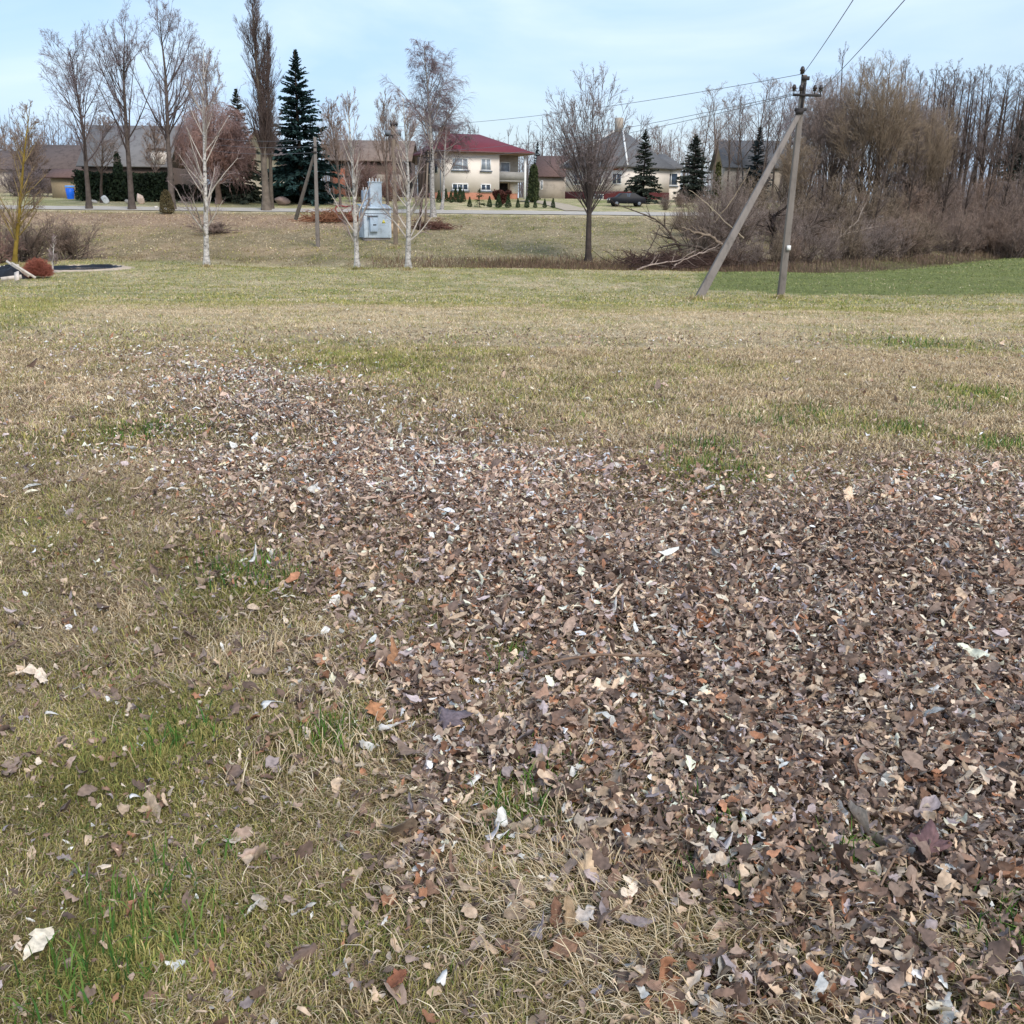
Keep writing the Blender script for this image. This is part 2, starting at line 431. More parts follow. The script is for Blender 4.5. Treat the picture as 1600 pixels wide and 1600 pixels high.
# conifers -----------------------------------------------------------------------------
def spruce_meshes(h, w, seed, green=(lin(38,58,50), lin(52,76,66)), nb=300, dens=44, skirt=.03):
    rng = np.random.default_rng(seed)
    T = walk(rng, np.zeros((1, 3)), np.array([[0., 0, 1]]), np.array([h]), 10, .01, .05, np.array([.022*h]), .05)
    t = np.sort(rng.uniform(skirt, .985, nb)**.9)
    az = rng.uniform(0, 2*PI, nb)
    L = w*.5*((1-t)**.85)*rng.uniform(.5, 1.15, nb)*(.72+.55*fbm(az*1.1+seed, t*7, 2))+.05
    st = np.stack([0*t, 0*t, t*h], 1)
    el = np.interp(t, [0, .6, .93, 1], [-.12, .15, .6, 1.3])
    d = np.stack([np.cos(az)*np.cos(el), np.sin(az)*np.cos(el), np.sin(el)], 1)
    B = walk(rng, st, d, L, 6, .05, -.02, np.full(nb, .02), .3)
    # side sprays: narrow leaf-shaped faces hanging along each branch
    n = dens
    idx = np.repeat(np.arange(nb), n); M = len(idx)
    s = rng.uniform(.12, 1, M); q = s*5; i = np.minimum(q.astype(int), 4); f = (q-i)[:, None]
    p = B[0][idx, i]*(1-f)+B[0][idx, i+1]*f
    tan = nrm(B[0][idx, i+1]-B[0][idx, i])
    side = np.cross(tan, [0, 0, 1.])*rng.choice([-1, 1], M)[:, None]
    dd = nrm(tan*rng.uniform(.5, 1.2, M)[:, None]+side*rng.uniform(.2, 1.1, M)[:, None]+np.array([0, 0, -1])*rng.uniform(-.15, .7, M)[:, None])
    ln = (.3+.5*L[idx]/ (w*.5))*w*.10*rng.uniform(.6, 1.3, M)*np.clip(1.25-t[idx], .3, 1)+.07
    wd = ln*rng.uniform(.14, .26, M)
    wv = nrm(np.cross(dd, rng.normal(0, 1, (M, 3))))*wd[:, None]
    tip = p+dd*ln[:, None]; mid = p+dd*(ln*.45)[:, None]
    V = np.stack([p, mid+wv, tip, mid-wv], 1).reshape(-1, 3)
    F = np.arange(M*4).reshape(-1, 4)
    g = rng.uniform(0, 1, M)[:, None]
    C = np.repeat((green[0]*(1-g)+green[1]*g)*rng.uniform(.6, 1.25, M)[:, None], 4, 0)
    Vb, Fb = tubes(*B, 3)
    Vt, Ft = tubes(*T, 7)
    tm = mesh_np('trunk', Vt, [Ft], M_BARK, np.tile(lin(70,58,50), (len(Vt), 1)), True)
    cm = mesh_np('crown', np.concatenate([V, Vb]), [F, Fb+len(V)], M_NEEDLE, np.concatenate([C, np.tile(lin(60,52,44), (len(Vb), 1))]))
    return tm, cm

def put_spruce(name, label, px, Y, ytop, wpx, seed, cat='conifer', group=None, **k):
    b = base(px, Y); top = at(px, ytop, Y); h = top.z-b.z
    w = wpx*(at(px+1, ytop, Y)-at(px, ytop, Y)).length
    r = thing(name, label, cat, b, 0, group)
    tm, cm = spruce_meshes(h, w, seed, **k)
    link('trunk', tm, r); link('crown', cm, r)
    return r

def leaf_cloud(pts_fn, n, size, c0, c1, seed, updir=.3):
    """n small leaf faces at points from pts_fn(rng, n)"""
    rng = np.random.default_rng(seed)
    p = pts_fn(rng, n)
    d = nrm(rng.normal(0, 1, (n, 3))+np.array([0, 0, updir*3])); s = size*rng.uniform(.5, 1.4, n)[:, None]
    wv = nrm(np.cross(d, rng.normal(0, 1, (n, 3))))*s*.35
    V = np.stack([p, p+d*s*.5+wv, p+d*s, p+d*s*.5-wv], 1).reshape(-1, 3)
    g = rng.uniform(0, 1, n)[:, None]
    cl = fbm(p[:, 0]*1.3+50, p[:, 2]*1.3+p[:, 1], 2)[:, None]
    C = np.repeat((np.asarray(c0)*(1-g)+np.asarray(c1)*g)*(.55+.9*cl), 4, 0)
    return V, np.arange(n*4).reshape(-1, 4), C

def thuja(h, w, seed, c0=lin(44,62,40), c1=lin(70,86,52), n=2600, taper=.8):
    def pts(rng, n):
        t = rng.uniform(0, 1, n); a = rng.uniform(0, 2*PI, n)
        lump = .85+.3*fbm(a*1.5+seed, t*5, 2)
        r = w*.5*np.minimum(1, t*9+.35)*((1-t)**taper*.95+.06)*lump*np.sqrt(rng.uniform(.35, 1, n))
        return np.stack([r*np.cos(a), r*np.sin(a), t*h*.95], 1)
    V, F, C = leaf_cloud(pts, n, max(.05*h, .07), c0, c1, seed, .8)
    cm = mesh_np('crown', V, [F], M_NEEDLE, C)
    rng = np.random.default_rng(seed)
    T = walk(rng, np.zeros((1, 3)), np.array([[0., 0, 1]]), np.array([h*.8]), 6, .01, .05, np.array([.02*h+.01]), .3)
    Vt, Ft = tubes(*T, 6); Vt[:, 2] -= .1
    return mesh_np('trunk', Vt, [Ft], M_BARK, np.tile(lin(70,58,50), (len(Vt), 1)), True), cm
def put_thuja(name, label, px, Y, ytop, wpx, seed, cat='conifer', group=None, **k):
    b = base(px, Y); h = at(px, ytop, Y).z-b.z; w = wpx*(at(px+1, ytop, Y)-at(px, ytop, Y)).length
    r = thing(name, label, cat, b, 0, group)
    tm, cm = thuja(h, w, seed, **k)
    link('trunk', tm, r); link('crown', cm, r)
    return r
# ------------------------------------------------------------------ ground regions
def sdf(poly, x, y):
    """signed distance to polygon, positive inside"""
    P = np.array(poly); Q = np.roll(P, -1, 0)
    d2 = np.full(x.shape, 1e9); ins = np.zeros(x.shape, bool)
    for (ax, ay), (bx, by) in zip(P, Q):
        ex, ey = bx-ax, by-ay; wx, wy = x-ax, y-ay
        t = np.clip((wx*ex+wy*ey)/(ex*ex+ey*ey), 0, 1)
        d2 = np.minimum(d2, (wx-ex*t)**2+(wy-ey*t)**2)
        c = ((ay > y) != (by > y)) & (x < (bx-ax)*(y-ay)/(by-ay+1e-12)+ax)
        ins ^= c
    return np.where(ins, 1, -1)*np.sqrt(d2)

LEAF_POLY = [gp(*p)[:2] for p in [(135,545),(190,610),(250,668),(330,712),(385,790),(440,850),(540,925),(600,1000),(700,1075),(790,1150),(880,1240),(960,1330),(1110,1400),(1250,1470),(1400,1560),(1480,1600)]] \
    + [(2.2,1.0),(6,1.5),(9,4.5),(7,6.6)] + [gp(*p)[:2] for p in [(1600,745),(1480,752),(1330,765),(1180,775),(1080,770),(960,728),(840,700),(720,660),(620,625),(520,590),(400,562),(260,545)]]
WHEAT = [gp(*p)[:2] for p in [(1085,451),(1120,453),(1228,460),(1400,463),(1640,460)]] + [(60,32),(64,95)] + [gp(*p)[:2] for p in [(1640,392),(1500,399),(1360,407),(1250,414),(1140,421),(1085,426)]]
LEFTGREEN = [gp(*p)[:2] for p in [(-60,480),(-60,520),(60,515),(150,450),(190,430),(150,424),(100,440),(40,465)]]
GREENSPOTS = [(gp(*p), r, a) for p, r, a in [((400,905),.30,.9),((1100,735),.38,.8),((1430,538),1.0,.9),((1530,620),.5,.8),((800,1290),.16,.8),((520,1165),.14,.8),((1410,675),.35,.7),((1560,695),.3,.8),((225,680),.5,.7),((560,560),1.6,.5),((165,1530),.10,.7),((1130,1400),.13,.8),((1090,1300),.12,.7),((260,1150),.25,.5),((120,1250),.3,.25),((1280,650),.4,.6),((1080,760),.35,.8),((800,1040),.12,.8),((840,1210),.12,.7),((100,1500),.35,.3),((240,1450),.3,.3),((500,1480),.2,.35),((290,870),.3,.5),((60,830),.5,.4)]]

LEAF_POLY2 = [gp(*p)[:2] for p in [(560,1010),(640,1120),(660,1240),(640,1360),(560,1480),(480,1600),(1100,1602),(1700,1602),(1700,1400),(1200,1300),(800,1050)]]
def leafmask(x, y):
    s = sdf(LEAF_POLY, x, y); k = .26+.026*y
    s = s + (fbm(x*1.9+3, y*1.9, 3)-.5)*k*3.4
    m = ss(-k, k*2.6, s)
    s2 = sdf(LEAF_POLY2, x, y)
    m = np.maximum(m, ss(-.15, .12, s2)*np.clip((fbm(x*2.6+31, y*2.6, 3)-.36)*3.6, .12, .95))
    right = ss(.2, 1.2, x-.15*y)*ss(3.2, 4.6, y)          # the far right edge fades slowly
    m = np.maximum(m, .35*right*ss(-1.6, .2, s))
    for p, r, a in GREENSPOTS[:2]:
        m = m*(1-.7*np.exp(-((x-p.x)**2+((y-p.y)*.8)**2)/r**2))
    return m

def greenness(x, y):
    n1 = fbm(x*.45+11, y*.45, 3); n2 = fbm(x*2.3, y*2.3+7, 3)
    g = np.interp(y, [1, 5, 10, 13, 20, 24, 27, 60, 63, 78, 86, 93, 96, 150], [.31, .29, .24, .15, .10, .18, .60, .64, .36, .34, .28, .36, .66, .5])
    g = g - .16*ss(.1, .3, x/np.maximum(y, 1))*(y < 16)
    fa = ss(22, 30, y)
    g = g + (n1-.5)*(.9+.5*ss(60, 66, y))+(n2-.5)*.7 + fa*(fbm(x*1.3+70, y*.6, 3)-.5)*.8
    w = sdf(WHEAT, x, y)
    wm = ss(-.5, .6, w+(fbm(x*2, y*2, 3)-.5)*2.2)*(.72+.5*fbm(x*.5+5, y*.9, 3))
    g = g*(1-wm)+wm*1.0
    lm = ss(-.6, .6, sdf(LEFTGREEN, x, y)); g = np.maximum(g, lm*(.75+.3*(n2-.5)))
    for p, r, a in GREENSPOTS:
        g = g + a*np.exp(-((x-p.x)**2+((y-p.y)*.8)**2)/r**2)*(.5+n2)
    t = bank_t(x, y)
    dirt = ss(15, 19, t+3*(n1-.5))*(1-ss(23.5, 25.5, t))*(1-ss(-13, -4, x+4*(n2-.5)))
    g = g*(1-.9*dirt)
    return np.clip(g, 0, 1.15), wm, dirt

STRAW = [lin(216,194,157), lin(194,170,133), lin(166,141,110), lin(230,212,182)]
GREEN = [lin(172,162,96), lin(150,148,82), lin(112,132,66), lin(188,172,112)]

def grass_colour(x, y, rng):
    g, wm, dirt = greenness(x, y); n = len(x)
    pick = rng.uniform(0, 1, n) < g*.92
    s = np.array(STRAW)[rng.choice(4, n, p=[.36,.32,.22,.10])]
    e = np.array(GREEN)[rng.choice(4, n, p=[.36,.28,.16,.20])]
    e = e*(1-wm[:, None])+wm[:, None]*lin(134,140,84)
    c = np.where(pick[:, None], e, s)*rng.uniform(.5+.28*ss(5, 9, y), 1.22+.1*ss(5, 9, y), n)[:, None]*(.72+.5*fbm(x*5+2, y*5, 3))[:, None]
    return c, pick

def ground_colour(x, y):
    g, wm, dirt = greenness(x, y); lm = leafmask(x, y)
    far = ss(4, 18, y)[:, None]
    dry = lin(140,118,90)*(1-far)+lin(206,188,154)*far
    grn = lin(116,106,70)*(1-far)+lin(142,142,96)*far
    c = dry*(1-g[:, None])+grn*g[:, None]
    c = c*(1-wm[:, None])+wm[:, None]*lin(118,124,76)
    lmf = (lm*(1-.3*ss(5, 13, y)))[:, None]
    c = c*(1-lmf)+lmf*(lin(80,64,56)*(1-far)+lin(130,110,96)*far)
    t = bank_t(x, y)
    bk = ss(-.5, 2, t)*(1-ss(24, 27, t))
    c = c*(1-bk[:, None]*.6)+bk[:, None]*.6*lin(112,100,76)
    lf = (bk*(1-ss(-22, -6, x)))[:, None]; c = c*(1-.5*lf)+.5*lf*lin(140,120,92)
    # the damp ditch with old reddish weeds
    dt = np.exp(-((t+.2)/2.2)**2)*ss(-6, 0, x)
    c = c*(1-dt[:, None]*.75)+dt[:, None]*.75*lin(92,74,62)
    c = c*(1-dirt[:, None])+dirt[:, None]*lin(158,134,112)
    sn = ss(.52, .72, fbm(x*.6+40, y*.25, 3))*bk*ss(-2, -16, x)
    c = c*(1-.4*sn[:, None])+.4*sn[:, None]*lin(190,160,130)
    return c

def ground_mat():
    m, nt, p = new_mat('ground_soil'); N = nt.nodes; L = nt.links
    a = N.new('ShaderNodeAttribute'); a.attribute_name = 'col'
    g = N.new('ShaderNodeNewGeometry')
    def noise(scale, det, rough=.6):
        n = N.new('ShaderNodeTexNoise'); n.inputs['Scale'].default_value = scale; n.inputs['Detail'].default_value = det; n.inputs['Roughness'].default_value = rough
        L.new(g.outputs['Position'], n.inputs['Vector']); return n
    n1 = noise(1.1, 8, .72); n2 = noise(9, 6, .7); n3 = noise(60, 4, .6)
    def mrange(n, lo, hi):
        r = N.new('ShaderNodeMapRange'); r.inputs['From Min'].default_value = .32; r.inputs['From Max'].default_value = .68
        r.inputs['To Min'].default_value = lo; r.inputs['To Max'].default_value = hi
        L.new(n.outputs['Fac'], r.inputs['Value']); return r
    r1 = mrange(n1, .78, 1.2); r2 = mrange(n2, .68, 1.28); r3 = mrange(n3, .65, 1.3)
    m1 = N.new('ShaderNodeMath'); m1.operation = 'MULTIPLY'; L.new(r1.outputs[0], m1.inputs[0]); L.new(r2.outputs[0], m1.inputs[1])
    m2 = N.new('ShaderNodeMath'); m2.operation = 'MULTIPLY'; L.new(m1.outputs[0], m2.inputs[0]); L.new(r3.outputs[0], m2.inputs[1])
    mx = N.new('ShaderNodeVectorMath'); mx.operation = 'SCALE'
    L.new(a.outputs['Color'], mx.inputs[0]); L.new(m2.outputs[0], mx.inputs['Scale'])
    L.new(mx.outputs['Vector'], p.inputs['Base Color'])
    p.inputs['Roughness'].default_value = .95; p.inputs['Specular IOR Level'].default_value = .1
    ad = N.new('ShaderNodeMath'); ad.operation = 'ADD'; L.new(n2.outputs['Fac'], ad.inputs[0]); L.new(n3.outputs['Fac'], ad.inputs[1])
    b = N.new('ShaderNodeBump'); b.inputs['Strength'].default_value = .8; b.inputs['Distance'].default_value = .05
    L.new(ad.outputs[0], b.inputs['Height']); L.new(b.outputs['Normal'], p.inputs['Normal'])
    return m

def grow_axis(a, b, s0, f, lim):
    v = [a]; s = s0
    while v[-1] < b: v.append(v[-1]+s); s = min(s*f, lim)
    return v
xp = grow_axis(0, 9, .12, 1, .12); xp = xp+grow_axis(xp[-1]+.2, 110, .3, 1.04, 1.5)+[130,170,240,400,800,1600,3000]
xs = np.array([-v for v in xp[:0:-1]]+xp)
ys = np.array([-3000,-1000,-300,-100,-40,-20,-12,-8,-5,-3,-1.5,-.5]+grow_axis(.2, 16, .12, 1, .12)+grow_axis(16.2, 128, .22, 1.02, .5)+[132,138,146,158,175,200,240,300,420,700,1300,2400,4000])
GX, GY = np.meshgrid(xs, ys)
gx = GX.ravel(); gy = GY.ravel()
nx, ny = len(xs), len(ys)
i = np.arange(nx*ny).reshape(ny, nx)
gf = np.stack([i[:-1,:-1], i[:-1,1:], i[1:,1:], i[1:,:-1]], -1).reshape(-1, 4)
gz = H(gx, gy)
# hollow for the little pond
PC = gp(130, 419); PC = Vector((PC.x, PC.y, 0))
def pond_r(x, y): return np.sqrt(((x-PC.x)/1.75)**2+((y-PC.y)/2.6)**2)
pr = pond_r(gx, gy)
PZ = Hs(PC.x, PC.y)
gz = np.where(pr < 1.6, gz+(PZ-gz)*(1-ss(1.1, 1.6, pr)), gz) - .32*(1-ss(.75, 1.0, pr))
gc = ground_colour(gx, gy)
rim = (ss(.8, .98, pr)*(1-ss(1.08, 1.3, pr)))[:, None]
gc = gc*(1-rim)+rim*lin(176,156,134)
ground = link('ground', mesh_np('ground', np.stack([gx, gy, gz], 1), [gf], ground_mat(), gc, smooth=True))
ground['kind'] = 'structure'

# ------------------------------------------------------------------ road and tracks
def strip(name, pts, wid, m, lift, n=8, x0=None):
    """a band along ground points, lying on the terrain"""
    V = []; F = []
    P = [Vector((p[0], p[1], 0)) for p in pts]
    for k, p in enumerate(P):
        d = (P[min(k+1, len(P)-1)]-P[max(k-1, 0)]).normalized(); s = Vector((-d.y, d.x, 0))
        for j in range(n+1):
            q = p+s*(wid*(j/n-.5)); V.append((q.x, q.y, Hs(q.x, q.y)+lift))
    for k in range(len(P)-1):
        for j in range(n):
            a = k*(n+1)+j; F.append((a, a+n+1, a+n+2, a+1))
    o = link(name, mesh_np(name, V, [np.array(F)], m, smooth=True)); o['kind'] = 'structure'; return o
M_ROAD = mat('pale_road', (178,170,160), .9, .1, 3, bump=.2)
M_TRACK = mat('sandy_track', (172,158,138), .95, .2, 2, bump=.3)
def tline(x, t):                       # y where bank_t == t
    y = 90.
    for _ in range(4): y -= float(bank_t(np.array([x]), np.array([y]))[0])-t
    return y
strip('road', [(x, tline(x, 28.6)) for x in np.arange(-75, 45, 1.5)], 3.5, M_ROAD, .05)
def pxs(*L): return [base(px, Y)[:2] for px, Y in L]
strip('driveway', pxs((905,93),(890,97),(872,102),(850,107),(820,110)), 2.4, M_TRACK, .05)
strip('side_track', pxs((560,92),(540,97),(520,102),(505,107)), 1.4, M_TRACK, .05)

# ------------------------------------------------------------------ grass
def blades(x, y, h, w, az, lean, col, z0=0., seg=2, rng=None):
    z = H(x, y)+z0; n = len(x)
    d = np.stack([np.cos(az), np.sin(az), 0*az], 1); a2 = az+PI/2+rng.normal(0, .5, n)
    wv = np.stack([np.cos(a2), np.sin(a2), 0*a2], 1)*(w/2)[:, None]
    p = np.stack([x, y, z], 1); hh = h[:, None]; l = lean[:, None]; up = np.array([[0, 0, 1.]])
    tip = p+d*l*hh*.95+up*hh*np.sqrt(np.maximum(1-l**2, .01))*(1-.45*l)
    if seg == 3:                                   # a curling blade: four stations along an arc
        cu = rng.normal(0, .34, n)[:, None]; sd_ = np.stack([-np.sin(az), np.cos(az), 0*az], 1)
        st = []
        for s_, wk in ((0, 1), (.33, .95), (.68, .75)):
            zq = hh*np.sqrt(np.maximum(1-l**2, .01))*(1-.45*l)*(1-(1-s_)**2.2) if s_ else 0*hh
            q = p+d*l*hh*.95*s_+sd_*cu*hh*.35*s_*s_+up*(zq+hh*.22*np.sin(PI*s_)*l); st += [q-wv*wk, q+wv*wk]
        st.append(tip+sd_*cu*hh*.35)
        V = np.stack(st, 1).reshape(-1, 3); k = 7
        b = np.arange(n)[:, None]*7
        F = [b+np.array([[0,1,3,2]]), b+np.array([[2,3,5,4]]), b+np.array([[4,5,6]])]
    elif seg == 2:
        mid = p+d*l*hh*.40+up*hh*(.62-.28*l)
        V = np.stack([p-wv, p+wv, mid+wv*.8, mid-wv*.8, tip], 1).reshape(-1, 3); k = 5
        b = np.arange(n)[:, None]*5
        F = [b+np.array([[0,1,2,3]]), b+np.array([[3,2,4]])]
    else:
        V = np.stack([p-wv, p+wv, tip], 1).reshape(-1, 3); k = 3
        F = [np.arange(n)[:, None]*3+np.array([[0,1,2]])]
    C = np.repeat(col, k, 0)
    # roots are older and browner than the tips
    return V, F, C

def wedge(rng, n, y0, y1):
    y = np.sqrt(rng.uniform(y0**2, y1**2, n)); x = rng.uniform(-1, 1, n)*(.60*y+.45)
    return x, y

M_GRASS = vmat('grass_blades', .75, .12, 3, .2, .18)
rng = np.random.default_rng(11)
VV = []; FF4 = []; FF3 = []; CC = []; nn = 0
def push(V, F, C):
    global nn
    VV.append(V); CC.append(C)
    for f in F: (FF4 if f.shape[1] == 4 else FF3).append(f+nn)
    nn += len(V)
for (y0, y1, n, h0, w0, seg) in [(1.25, 3.2, 250000, .033, .0021, 3), (3.2, 6.5, 340000, .040, .0031, 3), (6.5, 13, 260000, .058, .006, 2), (13, 28, 260000, .07, .013, 1), (28, 63, 230000, .085, .032, 1), (63, 90, 90000, .12, .06, 1)]:
    x, y = wedge(rng, n, y0, y1)
    clump = fbm(x*7, y*7+3, 2); lm = leafmask(x, y)
    keep = rng.uniform(0, 1, n) < (1-.93*lm)*(.35+1.1*clump)
    keep &= pond_r(x, y) > 1.1
    t = bank_t(x, y); keep &= ~((t > 26) & (t < 31.2))
    if y0 >= 28:
        keep &= rng.uniform(0, 1, n) < np.where(sdf(WHEAT, x, y) > 0, .6, 1)
    x = x[keep]; y = y[keep]; clump = clump[keep]; m = len(x)
    c, green = grass_colour(x, y, rng)
    h = h0*rng.uniform(.5, 1.5, m)*(.7+.7*clump); w = w0*rng.uniform(.6, 1.4, m)
    swirl = fbm(x*2+30, y*2, 2)*4*PI
    az = np.where(rng.uniform(0, 1, m) < .35, swirl+rng.normal(0, .6, m), rng.uniform(0, 2*PI, m))
    lean = np.clip(np.where(green, rng.normal(.70, .22, m), rng.normal(.89, .12, m)), .1, .98)
    push(*blades(x, y, h*np.where(green, 1, 1.15), w, az, lean, c, 0, seg, rng))
# long dead straw lying in swathes, and fresh green tufts
TUFTS = [((600,1230),.35,'s',2.6,110),((690,1330),.30,'s',2.4,100),((760,1420),.26,'s',2.2,110),((560,1130),.3,'s',2.8,60),((880,1400),.16,'s',2.5,60),((1010,1440),.22,'s',2.0,90),((1330,1450),.16,'s',1.9,60),((1060,1540),.25,'s',2.4,90),((1520,1500),.12,'s',1.7,50),((960,1560),.25,'s',2.2,90),((820,1500),.25,'s',2.6,60),((470,1200),.3,'s',2.6,50),((640,950),.3,'s',2.4,40),((1130,1480),.2,'s',2.2,70),((1360,1590),.25,'s',2.0,80),((1150,1570),.25,'s',2.3,90),((950,1210),.2,'s',1.8,50),((900,1340),.2,'s',2,60),((1000,1350),.16,'s',2,50),((760,1230),.25,'s',2.6,60),((460,1010),.35,'s',2.5,60),((350,1060),.3,'s',2.5,40),
         ((400,900),.26,'g',1.6,70),((800,1290),.12,'g',1.6,40),((1120,735),.4,'g',1.6,90),((520,1165),.1,'g',1.6,30),((165,1530),.1,'g',1.6,22),((1430,538),.7,'g',1.6,80),((1130,1395),.1,'g',1.6,30),((1540,620),.4,'g',1.6,50),((1410,675),.25,'g',1.6,40),((225,680),.3,'g',1.6,50),((840,1210),.1,'g',1.6,30),((1085,1300),.1,'g',1.6,30),((1590,1470),.12,'g',1.5,40),((1190,660),.3,'g',1.6,40),((1280,650),.3,'g',1.6,40),((1560,700),.25,'g',1.6,50),((800,1045),.1,'g',1.6,25),((1330,1360),.1,'g',1.6,30),((240,1440),.2,'g',1.6,50),((90,1590),.2,'g',1.6,22),((270,1160),.15,'g',1.6,30),((1100,700),.3,'g',1.6,40),((1480,640),.3,'g',1.6,40)]
for (p, r, kind, az0, n) in TUFTS:
    c = gp(*p); n = int(n*(3.3 if kind == 's' else 2.6))
    x = c.x+rng.normal(0, r*.55, n); y = c.y+rng.normal(0, r*.55, n); y = np.maximum(y, 1.0)
    if kind == 's':
        col = np.array(STRAW)[rng.choice(4, n, p=[.42,.26,.08,.24])]*rng.uniform(.75, 1.12, n)[:, None]
        push(*blades(x, y, rng.uniform(.05, .13, n), rng.uniform(.0011, .0025, n)*(1+.10*c.y), az0+(5.0*fbm(x*2.2, y*2.2, 2)-2.5)+rng.normal(0, .7, n), np.clip(rng.normal(.90, .1, n), .3, .98), col, .006, 3, rng))
    else:
        col = np.array([lin(84,118,46), lin(66,104,46), lin(112,138,66)])[rng.choice(3, n)]*rng.uniform(.75, 1.1, n)[:, None]
        push(*blades(x, y, rng.uniform(.05, .12, n), rng.uniform(.003, .005, n)*(1+.1*c.y), rng.uniform(0, 2*PI, n), np.clip(rng.normal(.45, .2, n), .05, .9), col, 0, 2, rng))
# taller, darkened grass added round trunk and pole feet as contact shading
for (px, py) in ((1220,467),(1091,469),(323,417),(558,421),(638,422),(919,412),(617,388),(494,373),(23,414)):
    c = gp(px, py); n = 260; a = rng.uniform(0, 2*PI, n); r_ = np.abs(rng.normal(.16, .22, n))+.05
    x = c.x+r_*np.cos(a); y = c.y+r_*np.sin(a)*1.3; col, gg = grass_colour(x, y, rng)
    push(*blades(x, y, rng.uniform(.12, .34, n)*np.exp(-r_), rng.uniform(.015, .035, n), rng.uniform(0, 2*PI, n), np.clip(rng.normal(.5, .2, n), .05, .9), col*.85, 0, 2, rng))
# sparse straw poking through the litter
n = 9000; x, y = wedge(rng, n, 1.3, 13); k = leafmask(x, y) > .5; x = x[k]; y = y[k]; n = len(x)
k = fbm(x*2.2+8, y*2.2, 3) > .52; x = x[k]; y = y[k]; n = len(x)
push(*blades(x, y, rng.uniform(.06, .13, n), rng.uniform(.002, .004, n)*(1+.1*y), rng.uniform(0, 2*PI, n), np.clip(rng.normal(.75, .15, n), .2, .97), np.array(STRAW)[rng.choice(4, n)]*rng.uniform(.7, 1, n)[:, None], .02, 2, rng))
o = link('grass', mesh_np('grass', np.concatenate(VV), [np.concatenate(FF4), np.concatenate(FF3)], M_GRASS, np.concatenate(CC)))
o['kind'] = 'stuff'
del VV, FF4, FF3, CC

# ------------------------------------------------------------------ fallen leaves
def leaf_grid(N, L, W, curl, bend, rng, na=3, nl=5):
    """N ovate leaves as small curved grids; local x along the leaf"""
    s = np.linspace(0, 1, nl); a = np.linspace(-1, 1, na)
    hw = np.sin(PI*np.clip(s, .03, .97)**.8)**.8
    S = np.broadcast_to(s[None, :, None], (N, nl, na)); A = np.broadcast_to(a[None, None, :], (N, nl, na))
    halfw = (W[:, None, None]/2)*hw[None, :, None]*(1+rng.normal(0, .16 if nl < 7 else .3, (N, nl, na))*np.abs(A))
    th = curl[:, None, None]*A*hw[None, :, None]+1e-4
    Rr = halfw/(np.abs(curl[:, None, None])*hw[None, :, None]+1e-3)
    yy = np.where(np.abs(curl[:, None, None]) > .05, Rr*np.sin(np.abs(th))*np.sign(A), halfw*A)
    zz = np.where(np.abs(curl[:, None, None]) > .05, Rr*(1-np.cos(th))*np.sign(curl[:, None, None]), 0)
    ph = bend[:, None, None]*(S-.5)
    RL = L[:, None, None]/(np.abs(bend[:, None, None])+1e-3)*np.sign(bend[:, None, None]+1e-9)
    xx = RL*np.sin(ph); z2 = RL*(1-np.cos(ph))
    P = np.stack([xx-zz*np.sin(ph), yy, z2+zz*np.cos(ph)], -1)
    P += rng.normal(0, 1, P.shape)*(L[:, None, None, None]*.025)
    return P.reshape(N, -1, 3)
def grid_faces(N, na, nl):
    i = np.arange(nl*na).reshape(nl, na)
    f = np.stack([i[:-1,:-1], i[1:,:-1], i[1:,1:], i[:-1,1:]], -1).reshape(-1, 4)
    return (np.arange(N)[:, None, None]*(na*nl)+f[None]).reshape(-1, 4)
def rot_mats(yaw, pitch, roll):
    c, s = np.cos, np.sin; Z = np.zeros_like(yaw); O = np.ones_like(yaw)
    M = lambda r: np.stack([np.stack(q, -1) for q in r], -2)
    Rz = M([[c(yaw), -s(yaw), Z], [s(yaw), c(yaw), Z], [Z, Z, O]])
    Ry = M([[c(pitch), Z, s(pitch)], [Z, O, Z], [-s(pitch), Z, c(pitch)]])
    Rx = M([[O, Z, Z], [Z, c(roll), -s(roll)], [Z, s(roll), c(roll)]])
    return Rz @ Ry @ Rx
LEAFC = np.array([lin(168,144,128), lin(122,102,91), lin(202,176,150), lin(226,206,184), lin(170,122,94), lin(182,166,164), lin(226,222,214), lin(148,118,100)])
LEAFP = np.array([.25, .21, .19, .11, .05, .07, .026, .094])
M_LEAF = vmat('dry_leaves', .7, .34, 70, .25, .12)
rng = np.random.default_rng(5)
VV = []; FF = []; CC = []; nn = 0
